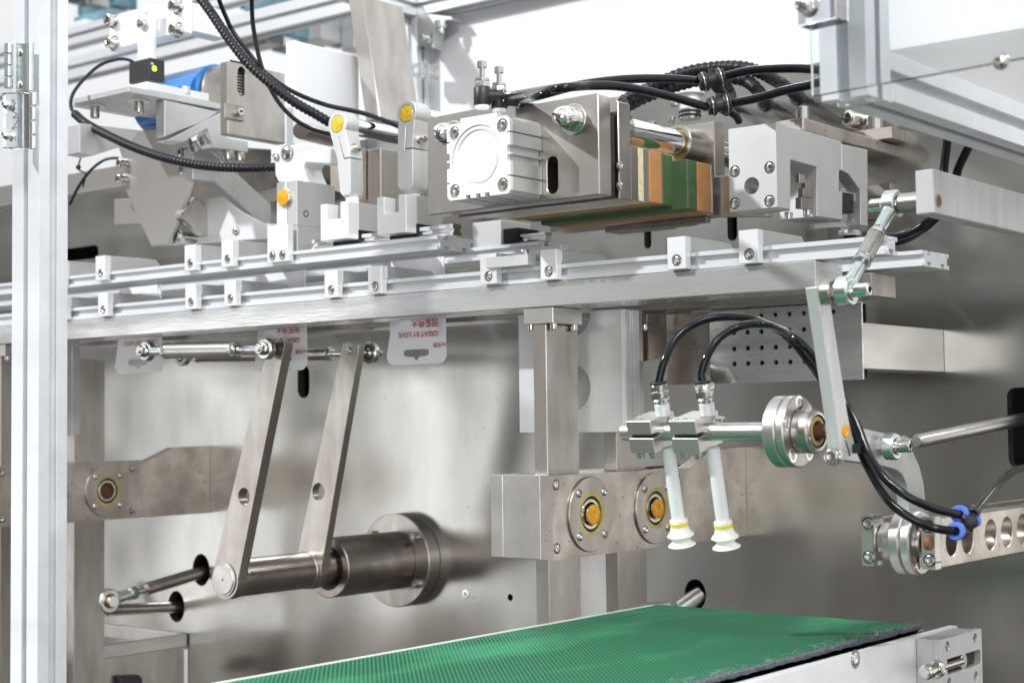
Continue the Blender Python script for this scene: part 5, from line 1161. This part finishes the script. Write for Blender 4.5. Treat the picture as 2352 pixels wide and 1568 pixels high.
M['belt'] = bm_ = bpy.data.materials.new('green_ribbed_belt'); bm_.use_nodes = True; N = bm_.node_tree.nodes; Lk = bm_.node_tree.links; bs = N['Principled BSDF']; bs.inputs['Roughness'].default_value = .6; bs.inputs['Specular IOR Level'].default_value = .15
tcx = N.new('ShaderNodeTexCoord'); mpx = N.new('ShaderNodeMapping'); Lk.new(tcx.outputs['Object'], mpx.inputs[0])
ga, gb = PZ(1000, 1480, ZB), PZ(1022, 1545, ZB); ang = math.atan2(gb.y - ga.y, gb.x - ga.x)
mpx.inputs['Rotation'].default_value = (0, 0, -ang)
wv = N.new('ShaderNodeTexWave'); wv.bands_direction = 'Y'; wv.wave_type = 'BANDS'; wv.inputs['Scale'].default_value = 2 * math.pi / 20 / .0026 / 1.0 * 1.0 * .5 * 2 / 1; wv.inputs['Distortion'].default_value = 0
wv.inputs['Scale'].default_value = (1 / .0026) / (20 / (2 * math.pi))
Lk.new(mpx.outputs[0], wv.inputs[0])
rmp = N.new('ShaderNodeMapRange'); Lk.new(wv.outputs[1], rmp.inputs[0]); rmp.inputs[1].default_value = .55; rmp.inputs[2].default_value = .95
nz = N.new('ShaderNodeTexNoise'); nz.inputs['Scale'].default_value = 14; nz.inputs['Detail'].default_value = 5; Lk.new(tcx.outputs['Object'], nz.inputs[0])
mp3 = N.new('ShaderNodeMapping'); mp3.inputs['Scale'].default_value = (1, .35, 1); Lk.new(tcx.outputs['Object'], mp3.inputs[0]); Lk.new(mp3.outputs[0], nz.inputs[0])
r3 = N.new('ShaderNodeMapRange'); Lk.new(nz.outputs[0], r3.inputs[0]); r3.inputs[1].default_value = .45; r3.inputs[2].default_value = .64
mA = N.new('ShaderNodeMix'); mA.data_type = 'RGBA'; mA.inputs[6].default_value = (.001, .095, .036, 1); mA.inputs[7].default_value = (.03, .22, .10, 1); Lk.new(r3.outputs[0], mA.inputs[0])
mB = N.new('ShaderNodeMix'); mB.data_type = 'RGBA'; mB.inputs[7].default_value = (.20, .42, .31, 1); Lk.new(mA.outputs[2], mB.inputs[6])
mm_ = N.new('ShaderNodeMath'); mm_.operation = 'MULTIPLY'; mm_.inputs[1].default_value = .3; Lk.new(rmp.outputs[0], mm_.inputs[0]); Lk.new(mm_.outputs[0], mB.inputs[0])
Lk.new(mB.outputs[2], bs.inputs['Base Color'])
bp = N.new('ShaderNodeBump'); bp.inputs['Strength'].default_value = .35; bp.inputs['Distance'].default_value = .0003; Lk.new(wv.outputs[1], bp.inputs['Height']); Lk.new(bp.outputs[0], bs.inputs['Normal'])
t.part('belt', b, 'belt')
t.part('white_belt_edge', B().prism('y', [(xbl2 - 1, ZB - 2), (xbl2 + 1.6, ZB - 2), (xbl2 + 1.6, ZB + .9), (xbl2 - 1, ZB + .6)], YN, ybe - 14), 'bw')
rnd = random.Random(3)
t.part('near_roller', B().cyl(V3(xbl2 + 3, ybe - 6, ZB - 14), V3(xbr2 + 3, ybe - 6, ZB - 14), 11, 32), 'steel')
# frayed fabric edge, with loose threads
b = B(); n = 160; prev = None
for i in range(n + 1):
    y = YN + (ybe - 2 - YN) * i / n; w_ = 2.6 + .4 * math.sin(i * .35) + rnd.uniform(-.3, .3)
    ring = [b.bm.verts.new((xbr2 - .6, y, ZB + .4 + rnd.uniform(-.2, .3))), b.bm.verts.new((xbr2 + w_, y, ZB - .3 + rnd.uniform(-.5, .4))), b.bm.verts.new((xbr2 + w_ * .8, y, ZB - 2.8 + rnd.uniform(-.5, .5))), b.bm.verts.new((xbr2 - .6, y, ZB - 2.6))]
    if prev:
        for k in range(4): b.bm.faces.new((prev[k], prev[(k + 1) % 4], ring[(k + 1) % 4], ring[k]))
    prev = ring
t.part('frayed_edge', b, 'fuzz')
M['thread'] = mat('grey_thread', (0.35, 0.40, 0.38), 0.0, 0.8)
b = B()
for i in range(110):
    y = rnd.uniform(YN + 300, ybe - 4); x = xbr2 + rnd.uniform(-4, 1.5); h = rnd.uniform(1, 4.2)
    p = V3(x, y, ZB + .3); b.tube([p, p + V3(rnd.uniform(-2, 2), rnd.uniform(-3, 3), h * .7), p + V3(rnd.uniform(-4, 4), rnd.uniform(-5, 5), h)], .07, 3, step=2)
o_ = t.part('loose_threads', b, 'thread'); o_['kind'] = 'stuff'
fx0, fx1 = xbr2 + 5.5, xbr2 + 12
ye = YA(2200, fx1, 1435); zf_ = PX(2200, 1436, fx1).z
t.part('side_frame', B().box(fx0, fx1, YN, ye, -260, zf_).bevel(.6), 'alu_l')
t.part('far_frame', B().box(xbl2 - 9, xbl2 - 3, YN, ybe - 30, -260, ZB - 2.4).bevel(.4), 'alu_l')
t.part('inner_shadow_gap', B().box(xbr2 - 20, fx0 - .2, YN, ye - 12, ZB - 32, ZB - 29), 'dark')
p = PX(1965, 1513, fx1); t.screw(p + V3(-2.0, 0, 0), NX, 4.6, 2.4); t.part('screw_recess', B().ring(p + V3(-.3, 0, 0), NX, 6.2, 4.8, .5, 22, .1), 'steel_dark')
z9 = zc(2400, 2250, 1.387)
bx = fx1 + 14; yb0_ = YA(2144, bx, 1466); yb1_ = YA(2239, bx, 1443); zt9 = (PX(2144, 1466, bx).z + PX(2239, 1443, bx).z) / 2
t.part('tension_block_neck', B().box(fx1 + .2, bx - .1, yb0_ + 2, yb1_ - 2, -260, zt9 - .6).bevel(.4), 'alu')
sl_ = [PX(*q_, bx) for q_ in z9([(1888, 530), (2075, 475), (2078, 560), (1892, 612)])]
y0s, y1s = sl_[0].y, sl_[1].y; zc_s = sum(p.z for p in sl_) / 4; hh = (sl_[0].z - sl_[3].z + sl_[1].z - sl_[2].z) / 4
slot_pts = [(y0s, zc_s - hh), (y1s - 2, zc_s - hh), (y1s, zc_s - hh + 2), (y1s, zc_s + hh - 2), (y1s - 2, zc_s + hh), (y0s, zc_s + hh)]
scs = [PX(*q_, bx) for q_ in z9([(1890, 460), (2045, 415), (2050, 625), (1900, 660)])]
for p in scs: pass
t.part('tension_block', B().prism('x', [(yb0_, -260), (yb1_, -260), (yb1_, zt9), (yb0_, zt9)], bx + 5, bx, [slot_pts] + [circ((p.y, p.z), 3.6, 16) for p in scs]).bevel(.4), 'alu')
for p in scs: t.screw(V3(bx + .5, p.y, p.z), NX, 2.8, 3.4)
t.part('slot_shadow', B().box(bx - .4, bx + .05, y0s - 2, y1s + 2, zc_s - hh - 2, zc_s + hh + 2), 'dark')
xa_ = bx + 2.4
t.part('tension_bolt', B().cyl(V3(xa_, yb0_ - 22, zc_s), V3(xa_, (y0s + y1s) / 2, zc_s), 3.0, 18), 'nickel')
t.nut(V3(xa_, yb0_ - .2, zc_s), NY, 6.4, 5, 'nickel'); t.screw(V3(xa_, yb0_ - 13, zc_s), NY, 5.2, 8, 'nickel')
t.part('axle_end', B().cyl(V3(bx, (y0s + y1s) / 2 + 3, zc_s), V3(bx + 3.5, (y0s + y1s) / 2 + 3, zc_s), 5.5, 24, .4), 'steel_light')
single('guide_plate', 'thin steel plate at the far left corner of the green belt', 'steel plate', B().pZ([(1411, 1401), (1420, 1395), (1500, 1380), (1540, 1383), (1500, 1389)], ZB - .5, 3), 'steel_light', PZ(1460, 1390, ZB))
# ================================================================== UPPER LEFT MECHANISM
z1 = zc(0, 0, 2.2402); zq = lambda pts: [((450 + a / 2.613) / 1.7415, (450 + c / 2.613) / 1.7415) for a, c in pts]
YS = -330
XSh = XA(295, YS, 200)
ps = PY(295, 197, YS); pb_ = PY(295, 212, YS); y_end = YA(533, XSh, 228)
xsl = XA(167, YS, 226)
t = T('shelf_bracket', 'wide grey aluminium shelf under the blue motor, bolts hanging below', 'bracket', V3((xsl + XSh) / 2, -250, pb_.z))
ydg = YA(503, XSh, 257)
t.part('shelf_plate', B().prism('x', [(YS, pb_.z), (ydg, pb_.z), (y_end, ps.z - 2), (y_end, ps.z), (YS, ps.z)], xsl, XSh).bevel(.8), 'alu')
t.part('upper_step', B().box(XA(170, YS + 30, 220), XSh - 2, YS + 26, YS + 110, ps.z + .2, ps.z + 9).bevel(.6), 'alu_l')
for (u, v) in ((218, 250), (319, 238)):
    p = PZ(u, v - 6, pb_.z); t.washer(p, DN, 12, 1.2, 'alu_l'); t.screw(p + V3(0, 0, -1.2), DN, 5, 12)
p = PX(423, 206, XSh - 8); t.screw(p + V3(0, 0, -6), UP, 7, 9)
# gusset
g = PX(378, 228, XSh - 1)
t.part('gusset', B().prism('x', qx([(378, 229), (503, 257), (466, 280), (378, 314)], XSh - 1), XA(358, YA(378, XSh - 1, 270), 270), XSh - 1).bevel(.6), 'alu')
t.part('side_box', B().prism('x', qx([(183, 283), (323, 300), (300, 330), (213, 358), (183, 352)], XSh - 30), XSh - 52, XSh - 30).bevel(.8), 'alu')
t = T('elbow_bracket', 'grey aluminium elbow bracket with slanting arm and four bolts above the corrugated hose', 'bracket', PX(500, 330, XSh))
e_ = z1([(1500, 1260), (2000, 1000), (2035, 1012), (2035, 1230), (2225, 1268), (2225, 1368), (1905, 1325), (1860, 1155), (1640, 1280)])
t.part('elbow_body', B().prism('x', qx(e_, XSh + 4), XSh + 4, XSh - 16).bevel(.8), 'alu')
for (a, c, d) in ((1730, 1275, (0, .5, -1)), (1815, 1215, (0, .5, -1)), (2045, 1358, DN), (2150, 1372, DN)):
    p = PX(*z1([(a, c)])[0], XSh - 2); t.screw(p, Vector(d).normalized(), 7, 10)
# motor
ym = -190
pr1_ = PY(492, 218, ym); rm = rr(68, pr1_)
t = T('blue_motor', 'big blue cylindrical motor behind the grey shelf', 'motor', pr1_ + V3(-60, 0, -rm))
xm0 = XA(352, ym, 260)
t.part('motor_body', B().cyl(V3(xm0, ym, pr1_.z), V3(pr1_.x + 10, ym, pr1_.z), rm, 64, 3), 'blue')
t.part('end_ring', B().cyl(V3(pr1_.x + 10.2, ym, pr1_.z), V3(pr1_.x + 16, ym, pr1_.z), rm * .9, 48, 2), 'steel_dark')
t.part('terminal_plate', B().pY([(341, 165), (354, 160), (358, 176), (343, 182)], ym - rm - 2, 3).bevel(.6), 'white')
# brown gearbox
yg = -290; xg_ = XA(523, yg, 220); 
t = T('gearbox_housing', 'large brown steel housing right of the blue motor, with a dark slot', 'housing', PX(590, 330, xg_))
sdg = qx([(523, 140), (655, 172), (655, 337), (523, 308)], xg_)
yy1 = sdg[1][0]; za1 = PX(523, 140, xg_).z; zb1 = PX(523, 308, xg_).z
s1 = PX(555, 187, xg_)
t.part('housing_body', B().prism('x', [(yg, zb1), (yy1, zb1), (yy1, za1), (yg, za1)], XA(505, yg, 220), xg_, [slot((s1.y, s1.z), 10, rr(68, s1))]).bevel(1), 'steel')
t.part('slot_inside', B().box(xg_ - 8, xg_ - 7, s1.y - 9, s1.y + 9, s1.z - 22, s1.z + 22), 'dark')
b = B()
for k in range(9): b.cyl(V3(xg_ - 4, s1.y - 4, s1.z - 18 + k * 3), V3(xg_ - 4, s1.y + 4, s1.z - 18 + k * 3), .9, 8)
t.part('spring', b, 'nickel')
p = PX(536, 259, xg_); t.part('stud_plate', B().box(xg_, xg_ + 3, p.y - 14, p.y + 12, p.z - 8, p.z + 8).bevel(1.2), 'steel_dark'); t.screw(p + V3(3, 4, 0), NX, 4.6, 5)
# white tall duct plate
xw = XA(676, -120, 200); zw1 = PY(676, 92, -120).z; zw0 = PY(676, 335, -120).z
yw1 = YA(830, xw, 250)
t = T('white_duct', 'tall white cover plate standing behind the corrugated hose', 'cover plate', V3(xw, -60, zw0))
t.part('duct_body', B().box(XA(655, -120, 200), xw, -120, min(yw1, -14), zw0, zw1).bevel(2), 'whitepanel')
# top left white plate, its bracket and sensor
ya = -260
wp = qy([(250, 37), (421, -6), (424, 80), (254, 113)], ya)
t = T('white_mounting_plate', 'white mounting plate with corner bolts at the upper left', 'mounting plate', V3(wp[2][0], ya, wp[2][1]))
zt8, zb8 = wp[1][1], wp[2][1]
x0w, x1w = wp[0][0], wp[1][0]; zt8 = (wp[0][1] + wp[1][1]) / 2; zb8 = (wp[2][1] + wp[3][1]) / 2
t.part('plate_body', B().box(x0w, x1w, ya, ya + 14, zb8, zt8).bevel(2), 'white')
t.part('side_flank', B().box(x1w - 20, x1w, ya + 14.2, ya + 60, zb8 + 4, zt8 - 4).bevel(1), 'alu_l')
for (u, v) in ((262, 48), (410, 16), (411, 70), (264, 100)):
    p = PY(u, v, ya); t.washer(p, NY, 9, 1.5); t.screw(p + V3(0, -1.5, 0), NY, 6.5, 9)
p8 = qy([(316, 30), (352, 24), (361, 141), (318, 146)], ya - 12)
t = T('sensor_bracket', 'narrow white vertical bracket holding the black sensor', 'bracket', V3(p8[0][0] + 8, ya - 12, p8[2][1]))
sc_ = PY(336, 42, ya - 12)
t.part('bracket_body', B().prism('y', [(p8[0][0], p8[3][1] - 12), (p8[1][0], p8[3][1] - 12), (p8[1][0], p8[1][1]), (p8[0][0], p8[1][1])], ya - 12, ya - 8, [slot((sc_.x, sc_.z), 5, 18)]).bevel(.5), 'alu_l')
t.screw(PY(330, 56, ya - 12), NY, 5.5, 6)
sn = PY(335, 163, ya - 20)
t = T('sensor', 'small black photo sensor with a lit green lamp', 'sensor', sn + V3(0, 0, -10))
a_ = PY(312, 143, ya - 20); c_ = PY(361, 186, ya - 20)
t.part('sensor_body', B().box(a_.x, c_.x, ya - 30, ya - 9, c_.z, a_.z - 2).bevel(1.5), 'plastic')
p = PX(354, 158, c_.x + .2); t.part('green_lamp', B().cyl(p, p + V3(1, 0, 0), 3.0, 16, .3), 'led')
p = PX(349, 147, c_.x + .2); t.part('dial', B().cyl(p, p + V3(.8, 0, 0), 1.8, 12), 'nickel')
single('sensor_cable', 'thin black cable looping from the sensor into the corrugated hose', 'cable', B().tube([PY(328, 175, ya - 22), PY(316, 152, ya - 26), PY(295, 138, ya - 30), PY(268, 137, ya - 30), PY(230, 150, -310), PY(195, 180, -330), PY(168, 215, -345), PY(163, 245, -350), PY(175, 268, -350)], 1.9, 8), 'rubber', PY(200, 175, -320), group='thin black cables')
rh_ = rr(10.5, PY(300, 320, -350))
hose('corrugated_hose', 'black corrugated hose sagging in front of the diamond-shaped plate', [PY(172, 262, -350), PY(200, 285, -350), PY(262, 318, -350), PY(330, 347, -348), PY(400, 368, -345), PY(470, 381, -335), PY(550, 386, -322), PY(632, 384, -300)], rh_, 'rubber', 'corrugated hoses', ribs=4.2, seg=16)
hose('corrugated_hose', 'black corrugated hose coming down from the top past the white cover plate', [PY(448, -20, -330), PY(482, 25, -328), PY(517, 77, -325), PY(568, 143, -320), PY(619, 190, -312), PY(671, 231, -300), PY(722, 261, -285), PY(775, 290, -260), PY(820, 300, -220)], rr(12, PY(600, 180, -315)), 'rubber', 'corrugated hoses', ribs=4.6, seg=18)
for pts, r_, lb in (([(495, -20), (503, 0), (517, 35), (538, 77), (588, 143), (612, 169), (671, 210), (748, 241), (837, 261), (914, 290), (950, 310)], 5.6, 'smooth black cable running beside the corrugated hose to the right clamp lever'),
                    ([(577, -20), (578, 0), (582, 64), (601, 154), (632, 223), (671, 269), (717, 297), (770, 311), (800, 316)], 5.2, 'thin black cable crossing over the corrugated hose from the top edge')):
    single('black_cable', lb, 'cable', B().tube([PY(u, v, -345 + 12 * i) for i, (u, v) in enumerate(pts)], rr(r_, PY(600, 160, -330)), 10), 'rubber', PY(*pts[4], -300), group='thin black cables')
single('black_cable', 'thin black cable with knot hanging left of the diamond-shaped plate', 'cable', B().tube([PY(284, 368, -200), PY(262, 363, -205), PY(235, 370, -210), PY(205, 395, -215), PY(180, 430, -218), PY(160, 470, -220)], 1.8, 8).tube([PY(186, 360, -208), PY(180, 388, -210), PY(196, 400, -213), PY(190, 430, -215)], 1.1, 6).ball(PY(180, 384, -210), 3.2, 10), 'rubber', PY(205, 395, -215), group='thin black cables')
# diamond plate
yd = -215
t = T('diamond_plate', 'large pointed grey steel plate with four bolts at the left', 'steel plate', PY(365, 560, yd))
dp = [(270, 333), (300, 300), (420, 296), (441, 336), (443.5, 414), (385.6, 562), (347.7, 565.6), (316, 498), (285, 429), (283, 370)]
t.part('plate_body', B().pY(dp, yd, 5).bevel(.5), 'steel_light')
t.part('shade_backing', B().pY([(286, 372), (441, 345), (445, 416), (390, 561), (350, 564), (318, 497)], yd + 5.1, 5), 'steel_dark')  # darker sheet added so the plate edge shows a shaded gap
for (u, v) in ((288, 376), (286, 412), (431, 392), (428, 352)):
    p = PY(u, v, yd); t.washer(p, NY, 6.5, 1.2); t.screw(p + V3(0, -1.2, 0), NY, 5.2, 9)
t = T('rear_web_plate', 'pale steel web plate with a bolt behind the diamond-shaped plate', 'steel plate', PY(560, 550, yd + 30))
wb = [(388, 563), (650, 545), (650, 515), (600, 512), (545, 482), (507, 452), (449, 458), (425, 500), (405, 530)]
t.part('side_lug', B().pY([(262, 458), (330, 455), (330, 512), (262, 515)], yd + 60, 5).bevel(.5), 'steel_light')
t.part('web_body', B().pY(wb, yd + 34, 5).bevel(.5), 'alu_l')
p = PY(424, 545, yd + 20); t.part('pivot_bolt', B().cyl(p + V3(0, -14, 0), p + V3(0, 14, 0), 6.5, 20, .6), 'nickel'); t.nut(p + V3(0, -6, 0), NY, 8.5, 6, 'nickel')
p = PY(541, 530, yd + 33); t.button(p, NY, 5, 2)
t = T('diagonal_brace', 'thick grey aluminium brace slanting down to the tall orange-dotted block', 'brace', PY(560, 470, yd + 10))
db = zq([(840, 372), (985, 372), (1140, 500), (1290, 625), (1655, 960), (1655, 1188), (1605, 1215), (1065, 722), (840, 700)])
xbq = XA(445, yd - 4, 380)
t.part('brace_body', B().prism('x', qx(db, xbq + 6), xbq + 6, xbq - 10).bevel(.7), 'alu')
for (a, c) in ((1290, 695), (1290, 845)):
    p = PX(*zq([(a, c)])[0], xbq + 6); t.part('brace_hole', B().cyl(p, p + V3(.3, 0, 0), 6, 20), 'nickel')
t.part('lower_brace', B().prism('x', qx(zq([(700, 1060), (880, 880), (1025, 1055), (1025, 1280), (940, 1280), (715, 1100)]), xbq - 22), xbq - 22, xbq - 32).bevel(.6), 'steel')
t = T('gap_shade_slab', 'added dark slab standing in for shade in the gap behind the slanting aluminium brace', 'cover plate', PY(540, 460, -100))
t.part('shade_body', B().pY([(440, 330), (655, 345), (655, 425), (600, 440), (445, 470)], -96, 60).bevel(1), 'steel_dark')  # dark slab added so the space behind the brace reads as shade
# other items behind the levers
t = T('round_cam_block', 'pale aluminium half-round block with a bolt behind the left clamp lever', 'block', PY(690, 400, -240))
zr2 = zc(900, 500, 1.742)
cb2 = zr2([(318, 160), (400, 150), (565, 125), (650, 150), (735, 165), (735, 270), (655, 265), (560, 260), (545, 300), (560, 350), (585, 400), (375, 400), (350, 350), (345, 300), (318, 295)])
t.part('block_body', B().pY(cb2, -262, 26).bevel(.8), 'alu_l')
p = PY(*zr2([(430, 195)])[0], -263); t.button(p, NY, 8, 3); p = PY(*zr2([(352, 222)])[0], -263); t.button(p, NY, 4, 3)
t = T('brown_plate', 'brown steel plate standing behind the two clamp levers', 'steel plate', PY(880, 500, -70))
t.part('plate_body', B().box(XA(828, -130, 400), XA(975, -60, 400), -130, -60, PY(850, 545, -130).z, PY(850, 343, -130).z).bevel(.8), 'steel')
t.part('cream_side', B().pY(zr2([(730, 178), (950, 160), (950, 520), (735, 450)]), -139, 8).bevel(.4), 'spotted')
single('grey_rail', 'grey steel rail running left behind the thin cable knot', 'steel rail', B().box(-1400, XA(287, -150, 420), -150, -120, PY(200, 440, -150).z, PY(200, 392, -150).z).bevel(.8), 'steel_light', PY(220, 420, -135))
single('cylinder_rod', 'dark steel rod behind the small half-round block', 'steel rod', B().cyl(PY(690, 300, -200), PY(760, 318, -120), 9, 24, .5), 'steel_dark', PY(720, 308, -160))
# pale machinery and window far behind, out of focus
rnd = random.Random(11)
t = T('background_machine', 'blurred pale blue machinery far behind at the upper left', 'machine', PD(700, 30, 5200))
for k in range(44):
    u = rnd.uniform(570, 880) if k % 4 else rnd.uniform(160, 260); v = rnd.uniform(-60, 75); d = rnd.uniform(4800, 5600); p = PD(u, v, d)
    w_, h_ = rnd.uniform(30, 190), rnd.uniform(20, 150)
    t.part('machine_panel', B().box(p.x - w_ / 2, p.x + w_ / 2, p.y, p.y + 90, p.z - h_ / 2, p.z + h_ / 2).bevel(6), ('factory', 'alu', 'factory', 'steel', 'white')[k % 5])
